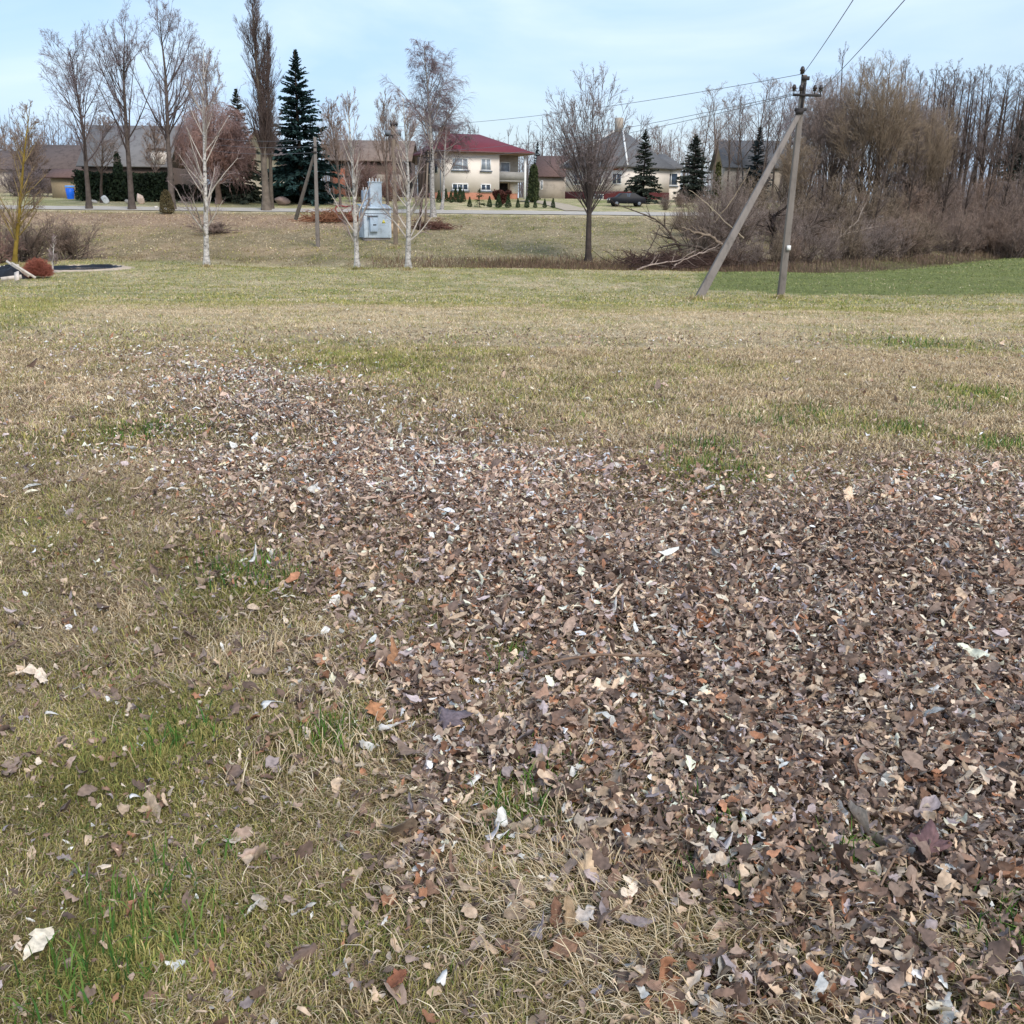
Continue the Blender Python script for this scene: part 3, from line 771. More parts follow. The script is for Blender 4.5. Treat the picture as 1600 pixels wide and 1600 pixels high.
for (y0, y1, n, L0, na, nl, zs) in [(1.25, 3.4, 80000, .036, 3, 8, .035), (3.4, 6.8, 190000, .034, 3, 4, .038), (6.8, 15, 280000, .036, 3, 3, .032), (15, 30, 9000, .055, 2, 3, .02)]:
    x, y = wedge(rng, n, y0, y1)
    m = leafmask(x, y); s = sdf(LEAF_POLY, x, y)
    pr_ = np.maximum(m**(1.6+.9*ss(3, 6, y)), .018+.30*np.exp(np.minimum(s, 0)/(.26+.02*y))*(1-.5*ss(6, 10, y)))*(.55+.9*fbm(x*3.1, y*3.1, 2))
    keep = rng.uniform(0, 1, n) < pr_; x = x[keep]; y = y[keep]; m = m[keep]; N = len(x)
    L = L0*.88*np.exp(rng.normal(0, .4, N)); big = rng.uniform(0, 1, N) < .035; L = np.where(big, L*1.7, L)
    W = L*rng.uniform(.28, .72, N)
    P = leaf_grid(N, L, W, rng.normal(0, 1.6, N), rng.normal(.2, 1.2, N), rng, na, nl)
    R = rot_mats(rng.uniform(0, 2*PI, N), rng.normal(0, .5, N), rng.normal(0, .55, N))
    P = np.einsum('nij,nkj->nki', R, P)
    z = H(x, y)+.004+np.abs(rng.normal(0, 1, N))*zs*m+.012+.02*(m < .6)*rng.uniform(0, 1, N)
    P += np.stack([x, y, z], 1)[:, None]
    pp = LEAFP.copy()
    ci = rng.choice(8, N, p=pp/pp.sum())
    far_white = (y > 5.5) & (x < .35) & (rng.uniform(0, 1, N) < .06); ci = np.where(far_white, 6, ci)
    tone = fbm(x*.8+60, y*.8, 2)[:, None]
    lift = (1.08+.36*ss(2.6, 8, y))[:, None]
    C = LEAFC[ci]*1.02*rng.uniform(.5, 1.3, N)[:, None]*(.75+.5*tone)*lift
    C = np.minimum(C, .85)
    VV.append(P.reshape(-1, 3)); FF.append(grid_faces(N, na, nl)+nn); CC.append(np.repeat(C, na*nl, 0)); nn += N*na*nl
# crumbs of broken leaf lying in the turf
for (y0, y1, n, L0) in ((1.25, 3.4, 16000, .014), (3.4, 7.5, 26000, .019), (7.5, 16, 20000, .028)):
    x, y = wedge(rng, n, y0, y1); k = rng.uniform(0, 1, n) < .35+.9*(fbm(x*2.2+14, y*2.2, 3)-.35); x = x[k]; y = y[k]; N = len(x)
    L = L0*np.exp(rng.normal(0, .4, N))
    P = leaf_grid(N, L, L*rng.uniform(.25, .8, N), rng.normal(0, 1, N), rng.normal(0, 1, N), rng, 2, 3)
    P = np.einsum('nij,nkj->nki', rot_mats(rng.uniform(0, 2*PI, N), rng.normal(0, .5, N), rng.normal(0, .5, N)), P)
    P += np.stack([x, y, H(x, y)+.008+.022*rng.uniform(0, 1, N)], 1)[:, None]
    C = LEAFC[rng.choice(8, N, p=[.26,.30,.14,.06,.06,.06,.02,.10])]*rng.uniform(.5, 1.2, N)[:, None]
    VV.append(P.reshape(-1, 3)); FF.append(grid_faces(N, 2, 3)+nn); CC.append(np.repeat(C, 6, 0)); nn += N*6
o = link('leaf_litter', mesh_np('leaf_litter', np.concatenate(VV), FF, M_LEAF, np.concatenate(CC)))
o['kind'] = 'stuff'
del VV, FF, CC

# single leaves one can pick out ----------------------------------------------------------
def lobed(L, rng, lobes=5, depth=.42, seg=48):
    a = np.linspace(0, 2*PI, seg, endpoint=False)
    r = 1-depth*np.abs(np.sin(lobes*a/2))**1.3+rng.normal(0, .05, seg)
    r *= .72+.28*np.cos(a)
    V = [(0, 0, 0)]; F = []
    for ring, k in enumerate((.5, 1.)):
        for i in range(seg): V.append((r[i]*k*math.cos(a[i])*L*.62, r[i]*k*math.sin(a[i])*L*.62, 0))
    V = np.array(V)
    b1, b2 = rng.normal(0, 5, 2)/L*.18, rng.normal(0, 5, 2)/L*.18
    V[:, 2] = b1[0]*V[:, 0]**2+b2[0]*V[:, 1]**2+b1[1]*V[:, 0]*V[:, 1]+rng.normal(0, .015*L, len(V))
    for i in range(seg):
        j = (i+1) % seg
        F.append((0, 1+i, 1+j)); 
    Q = [(1+i, 1+seg+i, 1+seg+(i+1) % seg, 1+(i+1) % seg) for i in range(seg)]
    return V, [np.array(F), np.array(Q)]
lrng = np.random.default_rng(77)
def one_leaf(px, py, size, rgb, kind, label, yaw=0, tilt=.35, roll=0., curl=.8, wr=.6, name='fallen_leaf', group=None):
    p = gp(px, py); sc = (ray(px, py)*(p.y/ray(px, py).y)).length*math.cos(math.atan(math.hypot(px-800, py-800)/FPX))/FPX
    L = size*sc*1.06
    if kind == 'lobed':
        V, F = lobed(L, lrng)
    elif kind == 'scrap':
        V, F = lobed(L, lrng, 3, .5, 14)
        V = V*np.array([1, wr, 1])
    else:
        V = leaf_grid(1, np.array([L]), np.array([L*wr]), np.array([curl]), np.array([lrng.normal(.4, .4)]), lrng, 7, 11)[0]; F = [grid_faces(1, 7, 11)]
    C = np.tile(lin(*rgb), (len(V), 1))*lrng.uniform(.9, 1.08, (len(V), 1))
    me = mesh_np(name, V, F, M_LEAF, C, smooth=True)
    o = link(name, me, None, (p.x, p.y, p.z+.034+.3*L*abs(math.sin(tilt))))
    o.rotation_euler = (roll, -tilt, yaw)
    sm = o.modifiers.new('thickness', 'SOLIDIFY'); sm.thickness = .0008
    return tag(o, label, 'leaf', group)
one_leaf(697,1156,66,(126,112,116),'lobed','large grey lilac maple leaf lying tilted among straw beside white scraps',.6,.5)
one_leaf(628,1056,50,(168,124,92),'lobed','crumpled rust orange leaf on straw above the large grey maple leaf',2.4,.35)
one_leaf(1446,1362,64,(120,92,92),'lobed','large dark purplish leaf standing on the litter above a curled brown leaf',1.2,.7)
one_leaf(1568,1412,58,(166,122,92),'ovate','large curled brown leaf near the right edge below the purplish one',-.9,.6,.2,1.2,.75)
one_leaf(912,1398,46,(208,180,148),'lobed','pale tan lobed leaf standing beside a straw tuft below the thin white strip',.9,.6)
one_leaf(938,1455,62,(140,116,100),'lobed','wide grey brown lobed leaf below the pale tan lobed leaf',-.5,.4)
one_leaf(880,1521,44,(152,116,92),'ovate','smooth round brown leaf lying flat below the curled dark pair',.3,.25,0,.4,.95)
one_leaf(866,1470,42,(124,92,74),'ovate','dark brown curled leaf left of the tall pale curled leaf',1.5,.8,.3,1.6,.6)
one_leaf(886,1472,46,(164,140,112),'ovate','tall pale curled leaf leaning against a dark brown curled leaf',1.7,.9,.2,1.5,.5)
one_leaf(912,1478,36,(200,188,178),'ovate','pale pinkish grey folded leaf right of the tall pale curled leaf',.4,.4,.3,.6,.8)
one_leaf(836,1502,34,(152,140,144),'lobed','small lilac grey jagged leaf left of the round brown leaf',.2,.3)
one_leaf(622,1570,36,(138,90,68),'ovate','rusty red leaf at the bottom with a pale roll above it',.5,.4,.2,.9,.7)
one_leaf(588,1144,40,(178,128,92),'ovate','orange brown leaf lying over a dark one left of the grey lilac leaf',2.2,.5)
one_leaf(1100,1000,40,(156,100,66),'ovate','reddish brown leaf on the litter above the long bare twig',.4,.4,0,.9,.6)
one_leaf(1300,1160,38,(202,172,146),'ovate','light tan leaf lying on the brown litter above the torn white cup shaped one',.4,.4,0,.9,.7)
one_leaf(1585,922,50,(206,178,146),'ovate','wide light tan leaf cut by the right edge halfway down',.1,.3,0,.6,.5)
WH = (228,224,218)
for px, py, s, wr, ya, ti, lb in [
    (783,1310,38,.8,1.5,1.0,'tall torn white scrap standing by a green tuft'),
    (766,1337,34,.6,.3,.3,'pale grey white leaf lying just below the tall torn white scrap'),
    (782,1346,30,.4,.5,.4,'narrow white leaf strip touching the pale grey white leaf'),
    (691,1361,22,.5,1.2,.5,'small bright white scrap stuck in straw under the swathe'),
    (737,1258,34,.5,.8,.5,'white leaf pointing up right beside the brown curled leaves above the tall scrap'),
    (602,1170,42,.4,.1,.2,'long white leaf lying flat left below the grey lilac maple leaf'),
    (668,1178,28,.5,.3,.2,'small white scrap tucked under the grey lilac maple leaf'),
    (418,1120,44,.5,.3,.4,'forked white scrap on a patch of brown leaves in the lawn'),
    (394,892,28,.5,.5,.4,'white leaf lying above the bright green clump in the lawn'),
    (690,1574,32,.7,1.2,.4,'ragged white scrap at the bottom edge of the grass'),
    (944,1370,34,.35,1.5,.6,'thin white strip standing above the pale tan lobed leaf'),
    (1154,1275,40,.7,.1,.3,'bright white wide scrap on the litter beside a grass tuft'),
    (1124,1354,44,.6,.4,.3,'grey white curled leaf at the edge of the green tuft below the bright wide scrap'),
    (1352,1560,34,.4,1.1,.5,'narrow white torn leaf at the bottom among brown leaves'),
    (1445,1108,40,.9,.2,.4,'square greyish white leaf on the litter near the right'),
    (988,1112,26,.6,.8,.3,'white scrap just below the long bare twig'),
    (1142,1092,44,.4,-.3,.3,'long white torn leaf right of the twig end'),
    (1228,996,34,.6,.1,.3,'cream white leaf in the middle of the brown litter'),
    (908,960,26,.7,.3,.3,'white scrap with a second one close to its right'),
    (957,978,24,.6,1.0,.5,'white upright scrap, right one of the close pair'),
    (1440,1040,34,.6,.1,.3,'white leaf on the litter above the square greyish one'),
    (1486,1248,36,.6,.2,.4,'torn white cup shaped leaf with a rusty leaf behind it'),
    (1300,818,22,.6,.2,.3,'small white scrap near the far right edge of the litter'),
    (78,1137,24,.4,.1,.2,'lone pale leaf flat in the lawn at the left edge'),
    (208,1270,18,.8,.5,.3,'small pale folded scrap in the green lawn'),
    (1592,1298,26,.7,.8,.4,'white leaf cut by the right edge above the purplish leaf')]:
    one_leaf(px, py, s, WH if 'gr' not in lb.split()[0] and 'pale' not in lb.split()[:1] else (214,208,208), 'scrap', lb, ya, ti, .1, .5, wr, 'white_leaf')
M_TWIGW = mat('twig_wood', (128,104,86), .8, .25, 30)
def ground_twig(pts, r, label):
    P = [gp(*p)+Vector((0, 0, .095)) for p in pts]
    o = MB().tube(P, r, 6).build('twig', M_TWIGW, smooth=True); return tag(o, label, 'twig')
ground_twig([(826,1088),(850,1076),(880,1070),(930,1066),(985,1066),(1032,1070)], .005, 'long thin bare twig lying across the leaf litter in the middle')
ground_twig([(1390,1395),(1378,1420),(1366,1455)], .0030, 'short dark twig standing in the litter left of the purplish leaf')
# ------------------------------------------------------------------ buildings
M_CREAM = mat('cream_render', (232,221,210), .9, .04, 1.5, bump=.1)
M_SIDE = mat('grey_and_shaded_render', (172,160,146), .9, .18, 1.2, bump=.15)  # grey walls elsewhere; on the cream house its shaded side painted in
M_SALMON = mat('salmon_plinth', (176,122,98), .9, .12, 4, bump=.15)
M_REDPL = mat('red_plinth', (86,38,38), .9, .15, 4)
M_REDROOF = mat('red_sheet_roof', (108,36,46), .6, .14, 2.5, spec=.4)
M_BROWNROOF = mat('brown_tile_roof', (104,82,76), .85, .25, 5, bump=.3)
M_GREYROOF = mat('grey_slate_roof', (100,99,100), .85, .22, 3, bump=.2, stretch=(1,1,3))
M_DARKROOF = mat('dark_old_roof', (96,84,80), .9, .3, 2, bump=.3)
M_ASH = mat('fibre_roof', (118,115,114), .9, .2, 1.6, bump=.2)
M_WHITE = mat('white_paint', (232,232,230), .6, .06, 5)
M_GLASS = mat('window_glass', (58,70,86), .12, .35, 3, spec=.6)
M_CURT = mat('curtained_glass', (150,158,168), .2, .4, 6, spec=.5, stretch=(4,4,.4))
M_SILL = mat('metal_sill', (112,118,126), .5, .1, 6)
M_DARK = mat('dark_opening', (34,30,30), .9, .2, 3)
M_BRICK = mat('chimney_brick', (104,62,54), .9, .25, 8, bump=.3)
M_ORBRICK = mat('orange_brick', (140,90,72), .9, .22, 6, bump=.3)
M_WOOD = mat('grey_boards', (150,132,106), .9, .25, 5, bump=.2, stretch=(6,6,.6))
M_DKWOOD = mat('dark_boards', (92,78,70), .9, .28, 4, bump=.2, stretch=(6,6,.6))
M_RAIL = mat('balcony_sheet', (150,146,140), .7, .15, 3)
M_CONC = mat('pole_concrete', (126,118,112), .92, .22, 5, bump=.35, stretch=(1,1,.35))
M_OLDCONC = mat('old_pole_concrete', (128,114,100), .92, .28, 5, bump=.35, stretch=(1,1,.35))
M_STEEL = mat('dark_steel', (58,54,54), .7, .3, 12)
M_INSUL = mat('brown_insulator', (48,38,36), .35, .2, 9, spec=.5)
M_WIRE = mat('wire_metal', (120,124,130), .6, .1, 3)
M_BLUE = mat('pale_blue_paint', (184,196,206), .65, .18, 2.2, dirt=(140,148,154))
M_BLUED = mat('blue_box_paint', (166,182,198), .6, .15, 4)
M_YEL = mat('yellow_sign', (222,208,92), .6, .15, 8)

def hip_roof(mb, x0, x1, y0, y1, z, h, rx0, rx1, ry, th=.16):
    """hip roof; ridge from (rx0,ry) to (rx1,ry)"""
    V = [(x0,y0,z),(x1,y0,z),(x1,y1,z),(x0,y1,z),(x0,y0,z+th),(x1,y0,z+th),(x1,y1,z+th),(x0,y1,z+th),(rx0,ry,z+h),(rx1,ry,z+h)]
    F = [(3,2,1,0),(0,1,5,4),(1,2,6,5),(2,3,7,6),(3,0,4,7),(4,5,9,8),(5,6,9),(6,7,8,9),(7,4,8)]
    mb.add(V, F); return mb
def gable_roof(mb, x0, x1, y0, y1, z, h, th=.14):
    """ridge along x"""
    ym = (y0+y1)/2
    V = [(x0,y0,z),(x1,y0,z),(x1,ym,z+h),(x0,ym,z+h),(x1,y1,z),(x0,y1,z)]
    V += [(a,b,c+th) for a,b,c in V]
    F = [(0,1,2,3)[::-1],(3,2,4,5)[::-1],(6,7,8,9),(9,8,10,11),(0,1,7,6),(4,5,11,10),(0,6,9,3),(3,9,11,5),(1,2,8,7),(2,4,10,8)]
    mb.add(V, F); return mb

def window(root, x0, x1, z0, z1, y, panes=2, glass=None, sill=True, splits=None, d=.06):
    """window in a wall facing -y: frame part > pane, sill"""
    f = MB(); t = .085
    f.box(x0, x1, y-d, y+.05, z1-t, z1); f.box(x0, x1, y-d, y+.05, z0, z0+t)
    xs_ = [x0]+(splits or [x0+(x1-x0)*k/panes for k in range(1, panes)])+[x1]
    for k, xx in enumerate(xs_):
        a, b = (xx, xx+t) if k == 0 else ((xx-t, xx) if k == len(xs_)-1 else (xx-t/2, xx+t/2))
        f.box(a, b, y-d, y+.05, z0+t, z1-t)
    fo = f.build('window', M_WHITE, root)
    MB().box(x0+t, x1-t, y-.012, y+.02, z0+t, z1-t).build('pane', glass or M_CURT, fo)
    if sill: MB().box(x0-.12, x1+.12, y-.2, y+.03, z0-.13, z0-.003).build('sill', M_SILL, fo)
    return fo

# --- the cream house with the red hip roof -------------------------------------------
Y0 = 110.
c0 = base(690, Y0); TH = rad(19)
house = thing('house', 'cream two storey house with dark red hip roof and corner balcony', 'house', (c0.x, c0.y, c0.z), TH)
def zz(py): return at(720, py, Y0+1).z-c0.z
ZE = zz(238.5); W1, W2, DP = 6.35, 9.25, 9.6
zp = zz(301)
MB().box(0, W1, 0, DP, zp, ZE).box(W1, W2-.2, 1.7, DP, zp, ZE).build('wall', M_CREAM, house)
MB().box(-.012, .25, .2, DP-.1, .0, ZE-.01).build('side_wall', M_SIDE, house)['label'] = 'grey left wall with shade in its colour'  # left side's shade is painted as a greyer render
MB().box(-.02, W1+.02, -.03, DP, -.6, zp).box(W1+.02, W2-.22, 1.72, DP, -.6, zp).build('plinth', M_SALMON, house)
MB().box(W1+.012, W2-.21, 1.69, 1.76, zz(283)+.1, ZE-.02).build('recess_wall', M_SIDE, house)
MB().box(W1+.005, W2-.15, .02, 1.68, zz(283), zz(280)).build('balcony_floor', M_RAIL, house)
MB().box(W1+.005, W2-.15, .0, .05, zz(280)+.004, zz(267)).box(W2-.2, W2-.15, .05, 1.68, zz(280)+.004, zz(267)).build('balcony_rail', M_RAIL, house)
MB().box(W1+.3, W2-1.4, 1.64, 1.685, -.1, zz(284.5)).build('garage_opening', M_DARK, house)  # dark sheet stands for the shade inside the open garage
MB().box(W2-1.25, W2-.45, 1.2, 1.66, zp, zz(283)-.004).build('pier', M_CREAM, house)
MB().box(W2-1.25, W2-.45, 1.18, 1.66, -.3, zp-.004).build('pier_base', M_SALMON, house)
MB().box(W2-.1, W2+.12, .0, .22, -.3, ZE-.1).build('corner_post', M_WHITE, house)
MB().lathe((-.1, -.1, 0), (0, 0, 1), [(0, .07), (ZE-.1, .07)], 8).build('downpipe', M_SILL, house)
zu0, zu1, zl0, zl1 = zz(266), zz(247), zz(297.5), zz(287)
window(house, 1.15, 2.9, zu0, zu1, -.0, 2, splits=[2.3]); window(house, 4.3, 5.4, zu0, zu1, 0, 2)
window(house, 1.15, 2.9, zl0, zl1, 0, 3, M_GLASS); window(house, 4.3, 5.4, zl0, zl1, 0, 2, M_GLASS)
window(house, W1+.65, W1+1.75, zu0-.05, zu1-.2, 1.69, 1, M_CURT)
dd = window(house, W1+.03, W1+.58, zz(279.5), zu1-.2, 1.69, 1, M_CURT, False); dd.name = 'balcony_door'
for y in (1.2, 4.2, 6.6):                       # openings of the left side
    f = MB().box(-.07, .0, y, y+1.2, 2.6, 4.0).build('window', M_WHITE, house)
    MB().box(-.085, -.06, y+.1, y+1.1, 2.7, 3.9).build('pane', M_GLASS, f)
MB().box(-.06, -.0, 3.1, 3.95, .0, 2.2).build('side_door', M_DKWOOD, house)
MB().box(-.9, -.02, 5.2, 6.6, 0, ZE-.3).build('stair_panel', M_DKWOOD, house)
roof = hip_roof(MB(), -.65, W2+.75, -.65, DP+.65, ZE, zz(205)*1.01-ZE, 2.1, 5.6, DP*.5).build('roof', M_REDROOF, house)
g = MB().tube([(-.65,-.72,ZE+.06),(W2+.75,-.72,ZE+.06)], .07, 6); g.build('gutter', M_BROWNROOF, roof)
zc = zz(199); MB().box(1.1, 2.2, 4.4, 5.2, ZE+.9, zc+.1).box(1.02, 2.28, 4.32, 5.28, zc+.1, zc+.28).build('chimney', M_BRICK, roof)
M_SOFF = mat('soffit', (150,126,110), .8, .1, 3)
MB().box(-.6, W2+.7, -.6, DP+.6, ZE-.05, ZE-.004).build('soffit', M_SOFF, house)

def gable_house(label, px0, px1, Y, pyb, pye, pyr, wallm, roofm, depth=7., rz=0., cat='house', name='house', over=.4, wins=(), gable_front=False, bm=None):
    b0 = base(px0, Y); b1 = base(px1, Y); w = b1.x-b0.x; zb = at(px0, pyb, Y).z; pm = (px0+px1)/2
    ze = at(pm, pye, Y).z-zb
    r = thing(name, label, cat, (b0.x, Y, zb), rz)
    if gable_front:
        zr = at(pm, pyr, Y).z-zb
        V = [(0,0,-1),(w,0,-1),(w,0,ze),(w/2,0,zr),(0,0,ze)]; V += [(a, depth, c) for a, _, c in V]
        MB().add(V, [(0,1,2,3,4),(9,8,7,6,5),(1,0,5,6),(2,1,6,7),(4,3,8,9)[::-1],(0,4,9,5),(3,2,7,8)[::-1]]).build('wall', wallm, r)
        s = (zr-ze)/(w/2); o = .45; t = .16
        mb = MB()
        for sx in (0, 1):
            xa, xb = (-o, w/2) if sx == 0 else (w+o, w/2)
            za, zb_ = ze-o*s+.02, zr+.02
            V = [(xa,-.5,za),(xb,-.5,zb_),(xb,depth+.5,zb_),(xa,depth+.5,za)]; V += [(a,b,c+t) for a,b,c in V]
            mb.add(V, [(3,2,1,0),(4,5,6,7),(0,1,5,4),(1,2,6,5),(2,3,7,6),(3,0,4,7)])
        mb.build('roof', roofm, r)
    else:
        zr = at(pm, pyr, Y+depth/2).z-zb
        MB().box(0, w, 0, depth, -1, ze).build('wall', wallm, r)
        V = [(0.01,.01,ze),(0.01,depth-.01,ze),(0.01,depth/2,zr)]; V2 = [(w-.01,b,c) for _,b,c in V]
        MB().add(V+V2, [(0,1,2),(5,4,3),(0,2,5,3)[::-1],(1,4,5,2)[::-1]]).build('gable_wall', bm or wallm, r)
        gable_roof(MB(), -over, w+over, -over, depth+over, ze-.1, zr-ze+.15).build('roof', roofm, r)
    for (pa, pb, pt, pq, k, gm) in wins:
        window(r, base(pa, Y).x-b0.x, base(pb, Y).x-b0.x, at(pa, pq, Y).z-zb, at(pa, pt, Y).z-zb, 0, k, gm, False)
    return r

barn = gable_house('big barn with a long pale grey roof above the dark hedge', 134, 266, 112, 312, 260, 199, M_DKWOOD, M_ASH, 9, cat='barn', name='barn')
w_ = (base(266,112)-base(134,112)).x
MB().box(w_*.83, w_*.985, -.25, 3.2, at(200,256,112).z-at(200,312,112).z+.05, at(200,233,112).z-at(200,312,112).z).build('dormer_wall', M_CREAM, barn)
MB().box(w_*.81, w_*1.0, -.5, 3.4, at(200,233,112).z-at(200,312,112).z+.003, at(200,230.5,112).z-at(200,312,112).z).build('dormer_roof', M_DARKROOF, barn)
gable_house('low outbuilding with dark brown sagging roof behind the small red roofed shed', 44, 130, 122, 300, 264, 229, M_DKWOOD, M_DARKROOF, 8, cat='barn', name='outbuilding')
gable_house('pale walled shed with dark roof at the far left edge', -50, 34, 124, 300, 264, 238, M_SIDE, M_DARKROOF, 8, cat='barn', name='outbuilding')
sh = gable_house('small board shed with red roof beside the blue barrel', 84, 120, 106, 301, 277, 267, M_WOOD, M_BROWNROOF, 3, cat='shed', name='shed')
gable_house('white gabled house hidden behind the tall poplar', 368, 446, 114, 312, 262, 205, M_CREAM, M_DARKROOF, 9, cat='house', gable_front=True)
lb = gable_house('long barn with grey brown roof behind the pale blue transformer', 517, 640, 118, 316, 251, 222, M_DKWOOD, mat('brown_grey_roof', (128,112,102), .9, .22, 2, bump=.2), 8, cat='barn', name='barn')
b0 = base(517, 118); zb = at(517,316,118).z
MB().box(base(522,118).x-b0.x, base(541,118).x-b0.x, -.06, .0, 0, at(530,262,118).z-zb).build('brick_panel', M_ORBRICK, lb)
MB().box(base(543,118).x-b0.x, base(566,118).x-b0.x, -.05, .0, 0, at(530,275,118).z-zb).build('doorway', M_DARK, lb)
MB().box(base(590,118).x-b0.x, base(632,118).x-b0.x, -.05, .0, at(530,295,118).z-zb, at(530,272,118).z-zb).build('pale_panel', M_SIDE, lb)
gable_house('small grey house with reddish brown roof right of the red roofed house', 838, 880, 132, 306, 276, 246, M_SIDE, M_BROWNROOF, 7, rz=rad(-8), wins=((844,848,282,296,1,M_GLASS),))

# --- house with grey hip roof, seen corner-on ------------------------------------------
Yc = 117.
c2 = base(976, Yc); zb2 = at(976, 322, Yc).z
h2 = thing('house', 'cream house with grey hip roof and red base behind the spruces', 'house', (c2.x, c2.y, zb2), rad(-42))
S = 8.6; ze = at(976, 261, Yc).z-zb2; zr = at(985, 203, Yc+6).z-zb2; zpl = at(976,299,Yc).z-zb2
MB().box(-S, 0, 0, S, zpl, ze).build('wall', M_CREAM, h2)
MB().box(-S-.03, .03, -.03, S+.03, -1, zpl).build('plinth', M_REDPL, h2)
rf = hip_roof(MB(), -S-.5, .5, -.5, S+.5, ze, zr-ze, -S*.5-.4, -S*.5+.4, S*.5).build('roof', M_GREYROOF, h2)
MB().bar((.5,-.5,ze+.2), (-S*.5+.4,S*.5,zr+.06), .16).build('ridge_strip', M_WHITE, rf)
MB().bar((-S-.5,-.5,ze+.2), (-S*.5-.4,S*.5,zr+.06), .16).build('ridge_strip', M_WHITE, rf)
MB().box(-S*.5-.5, -S*.5+.2, S*.5-.3, S*.5+.4, zr-.5, zr+1.3).build('chimney', M_SIDE, rf)
zw0, zw1 = at(976,288,Yc).z-zb2, at(976,270,Yc).z-zb2
for x in (-7.4, -4.6, -1.9): window(h2, x, x+1.3, zw0, zw1, 0, 2, M_GLASS, False)
window(h2, -4.4, -3.0, at(976,312,Yc).z-zb2, at(976,303,Yc).z-zb2, -.03, 2, M_GLASS, False)
MB().box(-1.9, -.4, -.06, 0, zw1+.3, ze-.1).build('wood_panel', M_ORBRICK, h2)
cw = base(1022, 124); zbw = at(1022,318,124).z
h3 = thing('house_wing', 'pale annex with low grey hip roof and wide window right of the spruce', 'house', (cw.x, cw.y, zbw), 0)
w3 = base(1060,124).x-cw.x; ze3 = at(1040,264,124).z-zbw
MB().box(0, w3, 0, 6, -1, ze3).build('wall', M_CREAM, h3)
hip_roof(MB(), -.5, w3+.5, -.5, 6.5, ze3, at(1040,241,127).z-zbw-ze3, .6, 1.4, 3).build('roof', M_GREYROOF, h3)
window(h3, .25, w3-.3, at(1040,290,124).z-zbw, at(1040,270,124).z-zbw, 0, 3, M_GLASS, True)
gable_house('grey roofed house half hidden behind the thicket and slim thuja', 1128, 1230, 138, 300, 262, 222, M_SIDE, M_GREYROOF, 9)

# ------------------------------------------------------------------ main utility pole with strut
def insulator(mb, p, s=1.):
    mb.lathe(p, (0,0,1), [(0,.02*s),(.10*s,.02*s),(.10*s,.075*s),(.16*s,.06*s),(.18*s,.085*s),(.25*s,.07*s),(.30*s,.05*s),(.32*s,.02*s)], 8)
pb = gp(1220, 466); pt = at(1257, 117, pb.y)
fb = gp(1091, 468); ft = at(1246, 180, pb.y)
pole = thing('utility_pole', 'tall concrete power pole braced by a slanting strut at the field edge', 'utility pole', pb)
L_ = lambda v: v-pb
MB().bar(L_(pb)-Vector((.02,0,.4)), L_(pt), .25, .25, .17, .17).build('shaft', M_CONC, pole, bevel=.02)
MB().bar(L_(fb)-Vector((.25,0,.5)), L_(ft)+Vector((0,-.12,0)), .29, .26, .17, .17).build('strut', M_CONC, pole, bevel=.02)
xa = at(1237,149,pb.y); xb = at(1281,150,pb.y)
arm = MB().bar(L_(xa)+Vector((0,-.16,0)), L_(xb)+Vector((0,-.16,0)), .085).build('crossarm', M_STEEL, pole)
for f in (.03, .27, .76, .97):
    m_ = MB(); insulator(m_, L_(xa+(xb-xa)*f)+Vector((0,-.16,.04)), .95); m_.build('insulator', M_INSUL, pole, True)
m_ = MB(); insulator(m_, L_(at(1254,121,pb.y))+Vector((-.05,-.1,0)), 1.1); m_.build('insulator', M_INSUL, pole, True)
MB().bar(L_(at(1251,123,pb.y))+Vector((0,-.12,0)), L_(at(1263,123,pb.y))+Vector((0,-.12,0)), .12).bar(L_(at(1257,130,pb.y))+Vector((0,-.13,0)), L_(at(1250,178,pb.y))+Vector((0,-.13,0)), .07).build('bracket', M_STEEL, pole)
MB().bar(L_(at(1240,172,pb.y))+Vector((0,-.16,0)), L_(at(1258,172,pb.y))+Vector((0,-.16,0)), .1).bar(L_(at(1241,177,pb.y))+Vector((0,-.2,0)), L_(at(1253,174,pb.y))+Vector((0,-.2,0)), .13).build('clamp', M_STEEL, pole)
q = L_(at(1230.5,387,pb.y)); MB().box(q.x-.07, q.x+.07, q.y-.20, q.y-.165, q.z-.085, q.z+.085).build('number_plate', M_WHITE, pole)

# ------------------------------------------------------------------ smaller poles
p2 = base(617, 71); p2.z = at(617,388,71).z; t2 = at(615,196,71)
pole2 = thing('utility_pole', 'old concrete pole with switch boxes right of the pale blue transformer', 'utility pole', p2)
q = lambda px, py, dy=0: at(px, py, 71)+Vector((0, dy, 0))-p2
MB().bar((0,0,-.5), t2-p2, .3, .3, .2, .2).build('shaft', M_OLDCONC, pole2, bevel=.02)
MB().bar(q(633,300,.5), q(617,205,.1), .16).build('brace', M_OLDCONC, pole2)
MB().bar(q(603,212,-.2), q(627,212,-.2), .1).build('crossarm', M_STEEL, pole2)
for a, b in ((602,611), (619,627)):
    c = q(a,208,-.2); d = q(b,208,-.2); MB().box(c.x, d.x, -.32, -.05, c.z-.12, c.z+.16).build('switch_box', M_SILL, pole2)
for x in (612,616,620):
    m_ = MB(); insulator(m_, q(x,200,-.05), 1.1); m_.build('insulator', M_INSUL, pole2, True)
MB().bar(q(610,212,-.3), q(610,250,-.25), .05).build('cable', M_STEEL, pole2)
p3 = base(655, 78); p3.z = Hs(p3.x, 78); t3 = at(667,234,78)
pole3 = thing('utility_pole', 'thin two legged pole with stacked insulators in front of the birch', 'utility pole', p3)
q = lambda px, py, dy=0: at(px, py, 78)+Vector((0, dy, 0))-p3
